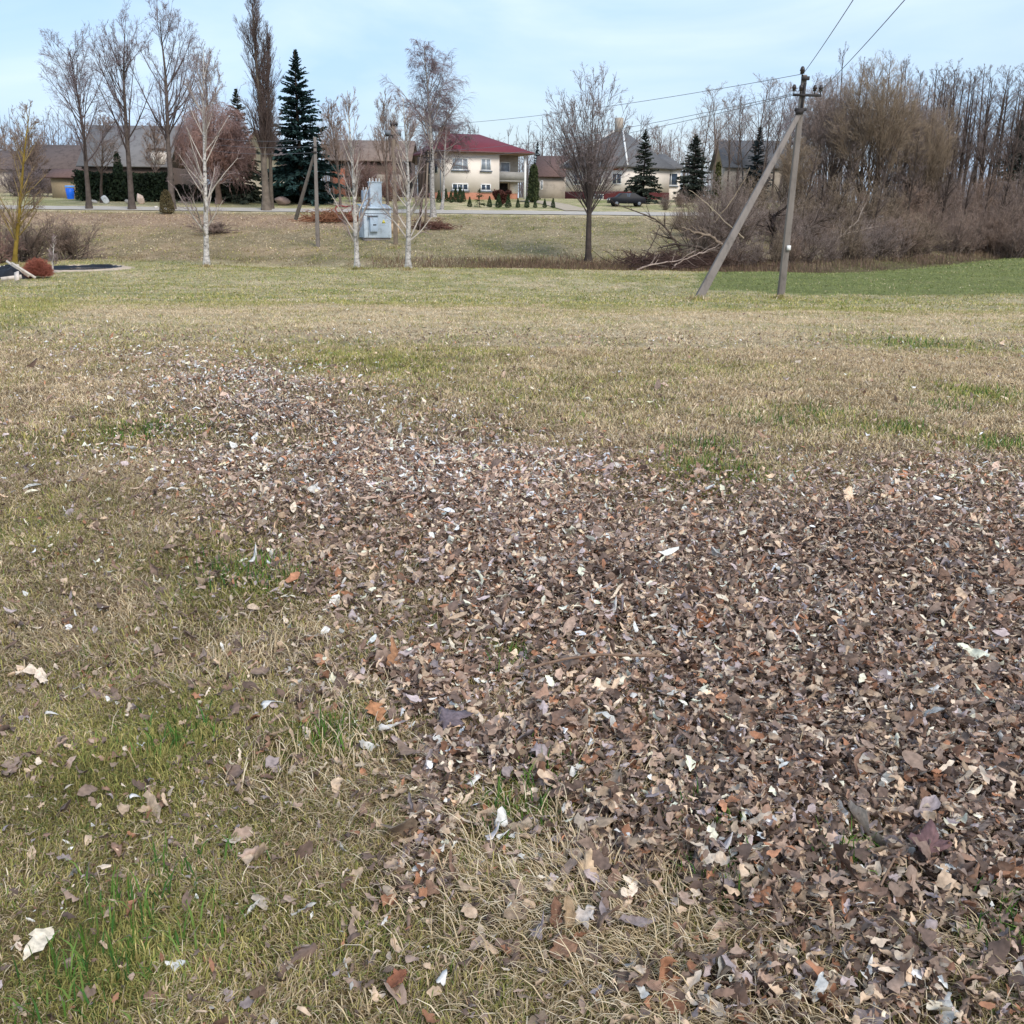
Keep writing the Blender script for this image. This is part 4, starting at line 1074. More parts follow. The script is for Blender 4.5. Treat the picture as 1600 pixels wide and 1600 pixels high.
MB().bar(q(653,376), q(666,236), .2, .2, .13, .13).build('leg', mat('dark_pole', (74,62,54), .9, .3, 6), pole3)['label'] = 'dark leaning leg'
MB().bar(q(664,374,-.3), q(669,236,-.05), .16, .16, .12, .12).build('leg', M_OLDCONC, pole3)
for py in (238,246,252):
    MB().bar(q(661,py,-.2), q(676,py,-.2), .06).build('crossarm', M_STEEL, pole3)
    for x in (662,668,675):
        m_ = MB(); insulator(m_, q(x,py,-.2), .75); m_.build('insulator', M_INSUL, pole3, True)
p4 = base(494, 69.5); p4.z = Hs(p4.x, 69.5)
pole4 = thing('utility_pole', 'short concrete pole with slanting strut before the dark spruce', 'utility pole', p4)
q = lambda px, py, dy=0: at(px, py, 69.5)+Vector((0, dy, 0))-p4
MB().bar((0,0,-.4), q(492,214), .26, .26, .17, .17).build('shaft', M_CONC, pole4, bevel=.02)
MB().bar(q(450,343,2.5), q(490,243,.1), .24, .24, .15, .15).build('strut', M_CONC, pole4, bevel=.02)
MB().bar(q(488,230,-.1), q(496,230,-.1), .06).bar(q(487,238,-.1), q(495,238,-.1), .12).build('clamp', M_STEEL, pole4)

def wire(a, b, sag, r, label):
    n = 24; P = []
    for k in range(n+1):
        f = k/n; p = a.lerp(b, f); p.z -= sag*4*f*(1-f); P.append(p)
    return tag(MB().tube(P, r, 5).build('power_line', M_WIRE, smooth=True), label, 'wire')
dirv = Vector((.195, 1, 0))
a = at(1256,114,pb.y); wire(a, a-dirv*(pb.y+14)+Vector((0,0,.5)), .45, .011, 'power line rising from the tall pole top out of the picture')
a = at(1280,144,pb.y); wire(a, a-dirv*(pb.y+14)+Vector((0,0,.5)), .45, .010, 'power line rising from the right end of the tall pole crossarm')
wire(at(1252,116,pb.y), at(616,198,71), .35, .011, 'highest power line running left from the tall pole top')
wire(at(1238,147,pb.y), at(674,236,78), .4, .011, 'middle power line running left from the crossarm to the two legged pole')
wire(at(1246,147,pb.y), at(662,250,78), .5, .011, 'lowest power line running left from the crossarm to the two legged pole')
for py, l in ((218,'upper'), (228,'middle'), (238,'lowest')):
    wire(at(492,py,69.5), at(300,py-8,96), .3, .010, l+' thin wire running left from the short strutted pole')

# ------------------------------------------------------------------ pale blue transformer kiosk
K = base(568, 72.5); K.z = at(570,372,72.5).z-.1
kio = thing('transformer_kiosk', 'pale blue sheet metal transformer kiosk on the grassy bank', 'transformer', K, rad(20))
kw = (at(608,350,72.5)-at(567,350,72.5)).length/math.cos(rad(20)); kd = 1.75; kh = at(570,326,72.5).z-K.z
MB().box(0, kw, 0, kd, .12, kh).build('cabinet', M_BLUE, kio, bevel=.02)
MB().box(.08, kw-.08, .08, kd-.08, -.7, .12).build('footing', M_CONC, kio)
V = [(-.08,-.12,kh),(kw+.08,-.12,kh),(kw+.08,kd+.12,kh+.28),(-.08,kd+.12,kh+.28)]; V += [(a,b,c+.05) for a,b,c in V]
rf_ = MB().add(V, [(3,2,1,0),(4,5,6,7),(0,1,5,4),(1,2,6,5),(2,3,7,6),(3,0,4,7)]).build('roof', M_BLUE, kio)
MB().add([(0,0,kh+.003),(0,kd,kh+.003),(0,kd,kh+.27),(kw,0,kh+.003),(kw,kd,kh+.003),(kw,kd,kh+.27)], [(0,2,1),(3,4,5),(1,2,5,4)]).build('roof_side', M_BLUE, rf_)
tx0, tx1 = kw*.30, kw*.72; tz = at(580,285,73).z-K.z
MB().box(tx0, tx1, .35, 1.05, kh+.1, tz).box(tx0-.05, tx1+.05, .3, 1.1, tz, tz+.06).box(tx0+.32, tx0+.36, .335, .35, kh+.2, tz-.1).build('bushing_tower', M_BLUE, kio, bevel=.012)
MB().box(tx0-.42, tx0-.06, .75, 1.35, kh+.12, at(580,297,73).z-K.z).build('bushing_tower', M_BLUED, kio, bevel=.012)
M_PORC = mat('white_porcelain', (226,222,216), .3, .08, 5, spec=.5)
for x in np.linspace(tx0+.06, tx1-.08, 4):
    m_ = MB(); m_.lathe((x,.7,tz+.06), (0,0,1), [(0,.05),(.04,.06),(.08,.035),(.12,.055),(.16,.03),(.2,.04),(.23,.015)], 8); m_.build('insulator', M_PORC, kio, True)
zt = at(580,297,73).z-K.z
for x in (tx0-.34, tx0-.14):
    m_ = MB(); m_.lathe((x,1.0,zt), (0,0,1), [(0,.05),(.05,.06),(.1,.03),(.16,.045),(.2,.015)], 8); m_.build('insulator', M_PORC, kio, True)
bz0, bz1 = at(580,362,72.5).z-K.z, at(580,338,72.5).z-K.z
bx = MB().box(kw*.20, kw*.48, -.26, -.002, bz0, bz1).build('meter_box', M_BLUED, kio, bevel=.012)
MB().box(kw*.13, kw*.50, -.34, -.002, bz1+.003, bz1+.06).build('rain_cover', M_SILL, bx)
MB().box(kw*.30, kw*.42, -.275, -.262, bz0+.42, bz0+.5).build('hinge', M_STEEL, bx)
MB().box(kw*.02, kw*.98, -.014, -.002, kh-.34, kh-.30).box(kw*.14, kw*.155, -.014, -.002, .2, kh-.36).build('door_seam', M_SILL, kio)
s0 = kw*.72; zs = at(597,346,72.5).z-K.z
MB().add([(s0-.13,-.016,zs-.12),(s0+.13,-.016,zs-.12),(s0,-.016,zs+.14),(s0-.13,-.004,zs-.12),(s0+.13,-.004,zs-.12),(s0,-.004,zs+.14)], [(0,1,2),(5,4,3),(0,3,4,1),(1,4,5,2),(2,5,3,0)]).build('warning_sign', M_YEL, kio)

# ------------------------------------------------------------------ loose things
def rock(label, px, Y, wpx, hpx, rgb, seed, lean=0, pyb=None):
    b = base(px, Y) if pyb is None else at(px, pyb, Y); u = (at(px+1,320,Y)-at(px,320,Y)).length
    rr = np.random.default_rng(seed)
    import bmesh
    bm = bmesh.new(); bmesh.ops.create_icosphere(bm, subdivisions=3, radius=1)
    V = np.array([v.co[:] for v in bm.verts]); F = np.array([[v.index for v in f.verts] for f in bm.faces]); bm.free()
    for k in range(9):
        n = nrm(rr.normal(0, 1, 3)); V -= np.maximum(V @ n-rr.uniform(.45, .8), 0)[:, None]*n*.85
    V += .06*(fbm(V[:, 0]*3+seed, V[:, 2]*3+V[:, 1], 3)[:, None]-.5)*V
    V[:, 0] *= wpx*u*.56; V[:, 1] *= wpx*u*.45; V[:, 2] *= hpx*u*.6; V[:, 2] += hpx*u*.42; V[:, 0] += lean*V[:, 2]
    o = link('boulder', mesh_np('boulder', V, [F], mat('stone', rgb, .9, .2, 3, bump=.3), smooth=True), None, b); o.rotation_euler = (0,0,rr.uniform(-.4,.4))
    return tag(o, label, 'rock')
rock('low flat grey stone left of the slanted white one on the verge', 147, 97, 13, 6, (182,176,168), 3)
rock('slanted white stone between two tree trunks before the hedge', 167, 97, 12, 14, (206,206,204), 4, -.5)
rock('small grey stone touching the tall trunk on the verge', 199, 97, 7, 6, (176,170,164), 5)
rock('upright pinkish standing stone in front of the dark hedge', 222, 97, 11, 18, (216,192,176), 6, -.25)
rock('big pinkish boulder between the poplar and the dark spruce', 441, 97, 24, 13, (160,136,126), 8)
rock('white kerb stone on the roadside at the driveway end', 244, 91, 8, 4, (206,200,192), 12)

bb = base(112, 104)
bar = thing('barrel', 'bright blue plastic barrel standing by the board shed', 'barrel', bb)
u = (at(113,300,104)-at(112,300,104)).length
zb_ = at(112,312,104).z-bb.z; hb = at(112,292,104).z-bb.z
M_PB = mat('blue_plastic', (30,104,222), .45, .12, 4)
MB().lathe((0,0,min(zb_,0)-.1), (0,0,1), [(0,4.6*u),(.15,5*u),(hb*.5,5.8*u),(hb*.96+.1-zb_*0,6.6*u)], 16).build('body', M_PB, bar, True)
MB().lathe((0,0,hb*.96), (0,0,1), [(0,7.2*u),(.1,7.2*u),(.16,6.6*u)], 16).build('lid', mat('light_blue_plastic', (110,166,236), .5, .1, 4), bar, True)

# dark blue car
cb = base(978, 101)
car = thing('parked_car', 'dark blue car parked before the spruces beside the road', 'car', cb, rad(8), scale=(.85,.85,.85))
M_CARP = mat('dark_blue_paint', (16,18,26), .5, .08, 3, spec=.25)
prof = [(-2.05,.32),(-2.08,.75),(-1.95,.92),(-1.2,1.0),(-.7,1.42),(.75,1.46),(1.5,1.05),(2.0,.98),(2.08,.6),(2.05,.32)]
V = [(x, -.82+(.1 if z > 1.1 else 0), z) for x, z in prof]+[(x, .82-(.1 if z > 1.1 else 0), z) for x, z in prof]; n_ = len(prof)
MB().add(V, [tuple(range(n_)), tuple(range(2*n_-1, n_-1, -1))]+[(k, k+n_, (k+1) % n_+n_, (k+1) % n_) for k in range(n_)]).build('body', M_CARP, car, bevel=.05)
MB().add([(-1.05,-.80,1.02),(-.66,-.735,1.36),(.0,-.735,1.39),(.0,-.83,1.0)], [(0,3,2,1)]).add([(.06,-.83,1.0),(.06,-.735,1.39),(.7,-.735,1.38),(1.3,-.80,1.04)], [(0,3,2,1)]).build('window', M_GLASS, car)
for x in (-1.3, 1.3):
    for y in (-.72, .72):
        w_ = MB().lathe((x, y-.1, .31), (0,1,0), [(0,.24),(.02,.31),(.18,.31),(.2,.24)], 16).build('wheel', M_DARK, car, True)
        MB().lathe((x, y-.125, .31), (0,1,0), [(0,.16),(.02,.19)], 12).build('rim', M_SILL, w_, True)
MB().box(-2.11, -2.06, -.7, -.4, .62, .78).build('headlight', M_WHITE, car); MB().box(-2.11, -2.06, .4, .7, .62, .78).build('headlight', M_WHITE, car)

# ------------------------------------------------------------------ pond, rubbish and bush at left
M_LINER = mat('black_liner', (26,28,34), .5, .3, 8, bump=.3)
n_ = 64; an = np.linspace(0, 2*PI, n_, endpoint=False); V = []; F = []
prng = np.random.default_rng(4); wob = 1+prng.normal(0, .015, n_)
for k, (r_, z_) in enumerate(((1.03,.03),(.99,.05),(.95,-.01),(.9,-.2),(.6,-.27))):
    for j in range(n_): V.append((1.75*r_*wob[j]*math.cos(an[j]), 2.6*r_*wob[j]*math.sin(an[j]), z_+(.03*math.sin(5*an[j])+.02*prng.normal() if k < 2 else 0)))
F = [(k*n_+j, k*n_+(j+1) % n_, (k+1)*n_+(j+1) % n_, (k+1)*n_+j) for k in range(4) for j in range(n_)]
o = link('pond_liner', mesh_np('pond_liner', V, [np.array(F)], M_LINER, smooth=True), None, (PC.x, PC.y, PZ)); tag(o, 'crinkled black liner round the edge of the little pond', 'liner')
m, nt, p = new_mat('pond_water'); p.inputs['Base Color'].default_value = (.02,.03,.045,1); p.inputs['Roughness'].default_value = .12
no = nt.nodes.new('ShaderNodeTexNoise'); no.inputs['Scale'].default_value = 3; bp = nt.nodes.new('ShaderNodeBump'); bp.inputs['Strength'].default_value = .08
nt.links.new(no.outputs['Fac'], bp.inputs['Height']); nt.links.new(bp.outputs['Normal'], p.inputs['Normal'])
V = [(0,0,0)]+[(1.75*.94*wob[j]*math.cos(an[j]), 2.6*.94*wob[j]*math.sin(an[j]), 0) for j in range(n_)]
o = link('pond_water', mesh_np('pond_water', V, [np.array([(0, 1+j, 1+(j+1) % n_) for j in range(n_)])], m), None, (PC.x, PC.y, PZ-.035)); o['kind'] = 'structure'

V = []
for r_ in (.98, 1.04, 1.14, 1.28):
    for j in range(n_):
        rr_ = r_+prng.normal(0, .008) if r_ < 1.2 else r_+.12*math.cos(an[j])+.1*math.sin(3*an[j]+1)+prng.normal(0, .05)
        X, Y_ = PC.x+1.75*rr_*wob[j]*math.cos(an[j]), PC.y+2.6*rr_*wob[j]*math.sin(an[j])
        V.append((X, Y_, (PZ if r_ < 1.1 else (PZ+Hs(X, Y_))/2 if r_ < 1.2 else Hs(X, Y_))+(.0 if r_ < 1 else .05 if r_ < 1.2 else .0)))
F = [(k*n_+j, (k+1)*n_+j, (k+1)*n_+(j+1) % n_, k*n_+(j+1) % n_) for k in range(3) for j in range(n_)]
o = link('sand_rim', mesh_np('sand_rim', V, [np.array(F)], mat('pale_sand', (190,170,148), .95, .25, 4, bump=.4), smooth=True)); o['kind'] = 'structure'

jb = gp(22, 436)
u = (at(1,420,jb.y)-at(0,420,jb.y)).length
def heap(name, label, px, py, wpx, hpx, m, seed, cat):
    b = gp(px, py); u = (at(px+1,py,b.y)-at(px,py,b.y)).length
    n = 40; X, Yy = np.meshgrid(np.linspace(-1, 1, n), np.linspace(-1, 1, n)); r = np.sqrt(X**2+Yy**2)
    Z = np.maximum(1-r**2.2, -.02)*(.55+.9*fbm(X*2.6+seed, Yy*2.6, 4))
    V = np.stack([X*wpx*u*.55, Yy*wpx*u*.35, Z*hpx*u-.04], -1).reshape(-1, 3)
    o = link(name, mesh_np(name, V, [grid_faces(1, n, n)[:, ::-1]], m, smooth=False), None, b); return tag(o, label, cat)
heap('plastic_sheet', 'crumpled black plastic heap under the scrap boards at the left edge', 20, 434, 64, 20, M_LINER, 2, 'rubbish heap')
M_PLANK = mat('bleached_plank', (206,194,182), .85, .18, 8, stretch=(1,1,.2))
def plank(a, b, label, w=.14, t=.045, za=.1, zb=.3):
    A = gp(*a); B = gp(*b); B = Vector((B.x, A.y+.5, B.z)); B = at(b[0], b[1], A.y+.3)
    return tag(MB().bar(A+Vector((0,0,za)), B, w, t).build('plank', M_PLANK), label, 'board')
plank((56,438),(18,411), 'long bleached plank slanting down to the grass beside the red bush', .11)
plank((46,436),(10,408), 'second slanting plank just left of the longest one', .10)
plank((-4,422),(30,415), 'pale board lying across the top of the black plastic heap', .16)
plank((2,440),(34,432), 'low pale board at the foot of the black plastic heap', .16)
plank((27,442),(26,425), 'short upright white board stuck in the plastic heap', .2)
plank((-6,434),(12,420), 'wide whitish board at the very left of the heap', .4)

b = gp(60, 434); u = (at(61,420,b.y)-at(60,420,b.y)).length; R0 = 21*u
rr = np.random.default_rng(9)
bush = thing('round_bush', 'round rust red twiggy bush beside the little pond', 'bush', b)
n = 1400; dv = nrm(rr.normal(0, 1, (n, 3))*[1,1,1]); dv[:, 2] = np.abs(dv[:, 2])*.95+.02
T = walk(rr, np.zeros((n, 3))+[0,0,.15*R0], dv, R0*(1.25-.18*(1-dv[:, 2]))*rr.uniform(.8, 1.06, n), 6, .09, .02, np.full(n, .008), .5)
S1 = sprout(rr, *T, 5, .5, 1, .6, .2, .22, 3, .1, .02, .7, .2, .006)
S1[0][:, :, 2] = np.maximum(S1[0][:, :, 2], .01)
V, F, C = assemble([T, S1], [lin(146,88,74), lin(168,104,88)], [3, 3], rr)
V[:, 2] = np.maximum(V[:, 2], 0)
link('crown', mesh_np('crown', V, [F], M_TWIG, C), bush)
# ------------------------------------------------------------------ named trees, left to right
LICHEN = (lin(150,126,58), lin(150,130,84), lin(134,112,92), lin(128,110,100))
WHITEB = (np.array([1.,1,1]), lin(186,176,166), lin(150,134,128), lin(148,130,128))
PURP = (lin(106,94,86), lin(112,97,90), lin(138,118,106), lin(152,132,119))
RUSS = (lin(108,94,84), lin(120,101,89), lin(150,127,112), lin(163,140,124))
REDT = (lin(112,94,84), lin(128,102,94), lin(156,124,114), lin(170,138,128))
OLIVE = (lin(80,70,62), lin(98,85,74), lin(140,122,104), lin(156,138,118))
POPL = (lin(104,94,84), lin(80,68,62), lin(92,78,72), lin(104,90,86))

put_tree('lichened_tree', 'slender tree with yellow lichened trunk at the left edge', 'tree', 23, gp(23,413), 150, 86, 'birch', 21, .13, LICHEN, pxtop=38)
put_tree('leaning_tree', 'dark leaning bare tree cut by the left edge', 'tree', -14, gp(-10,414), 185, 80, 'ash', 22, .12, PURP)
put_tree('bare_tree', 'tall bare tree with left spreading crown beside the blue barrel', 'tree', 139, 89.5, 40, 120, 'ash', 31, .24, GREY, pxtop=122)
put_tree('bare_tree', 'smaller bare tree with thin brown trunk before the hedge', 'tree', 160, 98, 170, 76, 'ash', 32, .16, BROWN)
put_tree('bare_tree', 'tall bare tree standing between the two other roadside giants', 'tree', 206, 89.5, 2, 118, 'ash', 33, .27, GREY, pxtop=184)
put_tree('bare_tree', 'tallest broad crowned bare tree left of the reddish crown', 'tree', 269, 90, -14, 128, 'ash', 35, .28, GREY, pxtop=252)
put_tree('weeping_tree', 'dome of dense hanging reddish twigs behind the white birch', 'tree', 343, 98, 158, 136, 'mop', 36, .3, REDT)
put_tree('bare_tree', 'bare tree rising out of the reddish dome', 'tree', 334, 104, 68, 92, 'ash', 37, .2, PURP)
put_spruce('spruce', 'brownish spruce between the reddish dome and the poplar', 380, 100, 138, 88, 38, green=(lin(56,66,54), lin(86,90,74)))
put_tree('poplar', 'towering narrow columnar poplar beside the road', 'tree', 416, 90, -38, 60, 'poplar', 39, .33, POPL, pxtop=399)
put_tree('poplar', 'shorter second stem right behind the towering poplar', 'tree', 424, 91.5, 40, 30, 'poplar', 40, .2, POPL, pxtop=421)
put_spruce('spruce', 'large dark blue green spruce behind the short strutted pole', 473, 99, 78, 132, 41, green=(lin(22,42,40), lin(56,82,80)), nb=420, dens=60)
put_tree('white_birch', 'leafless white birch standing alone before the reddish dome', 'birch', 323, gp(323,416), 82, 96, 'birch', 42, .16, WHITEB, pxtop=316, trunk_mat=M_BIRCH)
put_tree('white_birch', 'white birch in front of the pale blue transformer', 'birch', 558, gp(558,420), 138, 72, 'birch', 43, .15, WHITEB, pxtop=547, trunk_mat=M_BIRCH)
put_tree('white_birch', 'white birch right of the pole with switch boxes', 'birch', 638, gp(638,421), 140, 84, 'birch', 44, .16, WHITEB, pxtop=630, trunk_mat=M_BIRCH)
put_tree('weeping_birch', 'big weeping birch with hanging twigs before the red roofed house', 'birch', 677, 86, 64, 118, 'weep', 45, .22, (np.array([.9,.9,.9]), lin(160,148,140), lin(124,110,110), lin(138,122,126)), pxtop=667, trunk_mat=M_BIRCH)
put_tree('round_tree', 'bare tree with round fan shaped crown standing at the ditch', 'tree', 919, gp(919,411), 103, 146, 'round', 46, .2, (lin(86,76,70), lin(92,82,78), lin(120,107,104), lin(138,124,122)), pxtop=925)
put_tree('weeping_birch', 'smaller weeping birch leaning right beside the big one', 'birch', 690, 92, 150, 90, 'weep', 47, .14, (np.array([.8,.8,.8]), lin(150,138,130), lin(112,98,96), lin(116,100,100)), pxtop=716, trunk_mat=M_BIRCH)

# shrubs and hedges ---------------------------------------------------------------------
def shrub_thing(label, px, Y, ytop, wpx, seed, cols, r0=.05, name='bare_shrub', group=None, kind='shrub'):
    return put_tree(name, label, 'shrub', px, Y, ytop, wpx, kind, seed, r0, cols, group)
shrub_thing('tangled brown shrub under the yellow lichened trunk', 40, gp(40,410), 335, 110, 51, PURP)
shrub_thing('brown twiggy shrub behind the little pond', 105, gp(105,405), 338, 120, 52, PURP)
shrub_thing('reddish twiggy shrub at the far left edge behind the planks', -22, gp(-15,412), 325, 70, 53, REDT)
shrub_thing('reddish hazel thicket before the long barn', 566, 104, 236, 74, 54, REDT, .06)
shrub_thing('brown hazel bush before the long barn beside the old pole', 612, 106, 250, 60, 55, REDT, .06)
shrub_thing('low brown bush before the red birch trunk', 330, 75, 345, 70, 56, PURP, .03)
shrub_thing('bare garden shrub at the corner of the dormer', 246, 104, 190, 50, 57, PURP, .05, kind='ash')
for px, t, s in ((30,240,61),(62,238,62)): shrub_thing('greyish bare garden bush before the dark outbuilding, '+('left' if px < 50 else 'right')+' one of two', px, 108, t+18, 60, s, GREY, .05)
sap = gp(82, 427)
put_tree('white_sapling', 'thin white sapling stem beside the red bush', 'tree', 82, sap, 366, 18, 'birch', 58, .05, WHITEB, pxtop=87, trunk_mat=M_BIRCH)
put_tree('apple_tree', 'crooked garden tree with dark tufts behind the lichened trunk', 'tree', 52, 112, 196, 60, 'round', 59, .16, PURP)

def hedge(label, px0, px1, Y, ytop, depth, seed, c0, c1, n=9000, name='hedge'):
    a = base(px0, Y); b = base(px1, Y); w = b.x-a.x; h = at(px0, ytop, Y).z-a.z
    def pts(rng, n):
        x = rng.uniform(0, 1, n); z = rng.uniform(0, 1, n)**.8; y = rng.uniform(-1, 1, n)
        top = .86+.28*fbm(x*9+seed, x*0+2, 3); bul = .8+.4*fbm(x*12+seed, z*4, 3)
        return np.stack([x*w, y*depth*.5*bul, z*h*top], 1)
    V, F, C = leaf_cloud(pts, n, .26, c0, c1, seed, .5)
    r = thing(name, label, 'hedge', a)
    link('crown', mesh_np('crown', V, [F], M_NEEDLE, C), r)
    rg = np.random.default_rng(seed); k = 14; st = np.stack([np.linspace(.03, .97, k)*w, np.zeros(k), np.full(k, -.1)], 1)
    T = walk(rg, st, np.tile([0, 0, 1.], (k, 1)), np.full(k, h*.7), 5, .08, .05, np.full(k, .06), .4); Vt, Ft = tubes(*T, 5)
    link('trunk', mesh_np('trunk', Vt, [Ft], M_BARK, np.tile(lin(66,56,48), (len(Vt), 1))), r)
DG = (lin(26,38,28), lin(48,60,40))
hedge('long dark evergreen hedge in front of the big grey barn', 126, 268, 101, 272, 2.2, 71, *DG, n=15000)
hedge('dark low evergreen bushes under the reddish dome', 276, 400, 102.5, 292, 2.4, 72, lin(40,44,36), lin(62,60,48), n=11000)
hedge('dark evergreen bushes between the poplar and the dark spruce', 424, 512, 102.5, 290, 2.2, 73, lin(30,38,28), lin(58,64,40), n=9000)
put_thuja('thuja', 'dark pointed thuja standing in the hedge by the barn', 190, 102.5, 236, 26, 74, c0=lin(30,44,34), c1=lin(52,66,46))
put_thuja('dwarf_conifer', 'bushy brownish dwarf conifer on the near roadside', 261, 86.5, 296, 26, 75, c0=lin(72,66,46), c1=lin(104,92,62), n=3500, taper=.45)
put_thuja('thuja', 'tall green thuja at the right corner of the red roofed house', 833, 107, 256, 19, 76, c0=lin(40,52,34), c1=lin(76,82,50), n=4000, taper=.3)
put_thuja('thuja', 'slim olive thuja left of the far spruce behind the strut', 1118, 112, 252, 13, 77, c0=lin(60,64,38), c1=lin(96,96,56), n=2500, taper=.35)
sm = [put_thuja('dwarf_conifer', 'dark dwarf conifer against the cream house wall', 686, 104, 297, 10, 78, c0=lin(36,50,34), c1=lin(60,76,46), n=1500)]
lab = ['second','third','fourth','fifth','sixth']
for k, (px, yt, Y) in enumerate(((697,294,106),(705,298,104),(712,293,106),(719,291,104.5),(724,296,106))):
    put_copy(sm[0], f'{lab[k]} dark dwarf conifer from the left in the clump by the house wall', px, Y, yt, 1., k*1.3, 'dwarf conifers before the house')
sm[0]['group'] = 'dwarf conifers before the house'; sm[0]['label'] = 'leftmost dark dwarf conifer in the clump by the house wall'
for k, (px, yt) in enumerate(((734,307),(765,306),(779,302),(794,303),(809,309),(823,306),(836,311),(851,310),(864,309))):
    nm = ['first','second','third','fourth','fifth','sixth','seventh','eighth','ninth'][k]
    put_copy(sm[0], f'{nm} small clipped conifer from the left in the row along the road', px, 97.5, yt, 1.1, k*.9, 'small conifers along the road')
sp0 = put_spruce('spruce', 'open branched young spruce in the roadside row', 749, 97.5, 296, 24, 79, green=(lin(56,72,44), lin(84,98,58)), nb=60, dens=12)
# the fan shaped dark red weeping bush
fb_ = base(784, 101.5); u = (at(785,310,101.5)-at(784,310,101.5)).length
def umb(rng, n):
    t = rng.uniform(0, 1, n)**.7; a = rng.uniform(0, 2*PI, n); r = (4+11*t)*u*np.sqrt(rng.uniform(.2, 1, n)); 
    return np.stack([r*np.cos(a), r*np.sin(a)*.8, (5+15.5*t+1.2*np.cos(a*3))*u], 1)
V, F, C = leaf_cloud(umb, 5000, .2, lin(62,34,30), lin(92,56,46), 80, -.3)
r = thing('weeping_bush', 'dark red brown umbrella shaped bush before the balcony', 'bush', fb_)
link('crown', mesh_np('crown', V, [F], M_NEEDLE, C), r)
MB().tube([(0,0,-.1),(.03,0,.5),(0,.02,1.1)], [.09,.07,.05], 7).build('trunk', M_DKWOOD, r)
gr = [(lin(30,42,36), lin(62,72,64))]
put_spruce('spruce', 'dark spruce in front of the house with grey hip roof', 1003, 107, 202, 66, 81, green=(lin(40,50,42), lin(76,82,70)))
put_spruce('spruce', 'greyish spruce right of the pale annex', 1081, 110, 210, 74, 82, green=(lin(42,52,46), lin(78,84,74)))
put_spruce('spruce', 'blue grey spruce seen behind the slanting strut', 1178, 126, 198, 62, 83, green=(lin(40,52,54), lin(68,80,84)))
put_spruce('spruce', 'small dark spruce tip behind the reddish brown roof', 838, 150, 222, 28, 84, green=(lin(40,56,60), lin(60,78,84)))
put_spruce('pine', 'dark pine crown among bare trunks at the right edge', 1574, 118, 186, 86, 85, cat='conifer', green=(lin(44,56,50), lin(70,82,76)), skirt=.34)
put_spruce('spruce', 'low dark spruce at the bottom of the thicket behind the strut', 1166, 100, 268, 44, 86, green=(lin(24,34,34), lin(46,56,56)))

# ------------------------------------------------------------------ wood and thicket on the right
G1 = 'bare trees of the wood behind the thicket'
AS = [put_tree('wood_tree', 'x', 'tree', 1462, 112, 104, 44, 'aspen', 90+k, .2, c, G1) for k, c in enumerate(((lin(70,60,54), lin(86,74,68), lin(116,102,96), lin(130,116,110)),)*3)]
AS[0]['label'] = 'thin straight bare tree on the wood skyline above the dark gap'
AS[1].location = base(1500, 116); AS[1]['label'] = 'dark straight bare trunk standing at the gap of sky'
AS[2].location = base(1530, 110); AS[2]['label'] = 'pale straight bare tree right of the gap of sky'
rw = random.Random(3)
LBL = 'thin bare tree of the wood on the skyline at right'
for k, (px, yt, Y) in enumerate([(1300,66,125),(1318,88,120),(1276,118,130),(1380,84,128),(1398,92,118),(1432,102,124),(1446,98,116),(1474,108,128),(1484,90,120),(1490,112,112),(1516,98,126),(1545,104,122),(1558,112,114),(1578,108,128),(1592,96,120),(1604,92,112),(1626,100,118),(1650,95,124),(1424,120,110),(1470,130,106),(1508,132,132),(1340,96,130),(1262,134,126),(1362,72,134),(1436,112,108),(1450,118,122),(1466,106,118),(1478,116,110),(1492,104,126),(1498,124,118),(1524,112,118),(1536,102,128),(1552,116,132),(1566,100,110),(1584,112,114),(1598,104,130),(1612,110,122),(1422,124,122),(1408,116,114),(1441,140,136),(1459,132,138),(1487,138,140),(1541,134,140),(1572,126,138),(1588,130,132),(1412,100,132),(1454,112,134)]):
    put_copy(AS[k % 3], LBL, px, Y, yt, rw.uniform(.8, 1.25), rw.uniform(0, 6.28), G1)
# trees seen left of the big pole
LB2 = 'bare tree standing behind the spruces left of the tall pole'
A2 = [put_tree('wood_tree', 'tall forked bare tree above the slim thuja', 'tree', 1112, 122, 128, 60, 'light', 95, .15, BROWN, G1),
      put_tree('wood_tree', 'straight forked bare tree left of the blue grey spruce', 'tree', 1158, 128, 130, 48, 'light', 96, .14, GREY, G1)]
for k, (px, yt, Y) in enumerate([(1134,144,130),(1186,124,124),(1204,120,132),(1216,136,126),(1094,152,134),(1236,112,128),(1148,150,138),(1226,128,136),(1174,112,136),(1248,132,130),(1262,118,136),(1278,126,128),(1292,110,134),(1215,150,124),(1270,140,122),(1306,116,130)]):
    put_copy(A2[k % 2], LB2, px, Y, yt, rw.uniform(.8, 1.1), rw.uniform(0, 6.28), G1)
LB3 = 'small bare tree far behind the houses in the middle'
for k, (px, yt, Y) in enumerate([(1030,190,160),(1050,206,170),(1066,204,158),(1012,186,172),(884,232,165),(868,238,160),(962,200,168),(946,208,160),(1080,196,165),(898,226,172),(855,246,175)]):
    put_copy(A2[k % 2], LB3, px, Y, yt, rw.uniform(1., 1.5), rw.uniform(0, 6.28), 'bare trees behind the houses')
for k, (px, yt, Y) in enumerate([(232,188,150),(88,210,160),(20,190,140),(300,176,140),(526,170,140),(505,190,150),(590,206,150)]):
    put_copy(A2[k % 2], 'bare tree far behind the barns on the left', px, Y, yt, rw.uniform(1., 1.4), rw.uniform(0, 6.28), 'bare trees behind the barns')
put_tree('bare_tree', 'slim bare tree right of the dark spruce behind the birch', 'tree', 532, 96, 152, 46, 'ash', 97, .12, PURP)
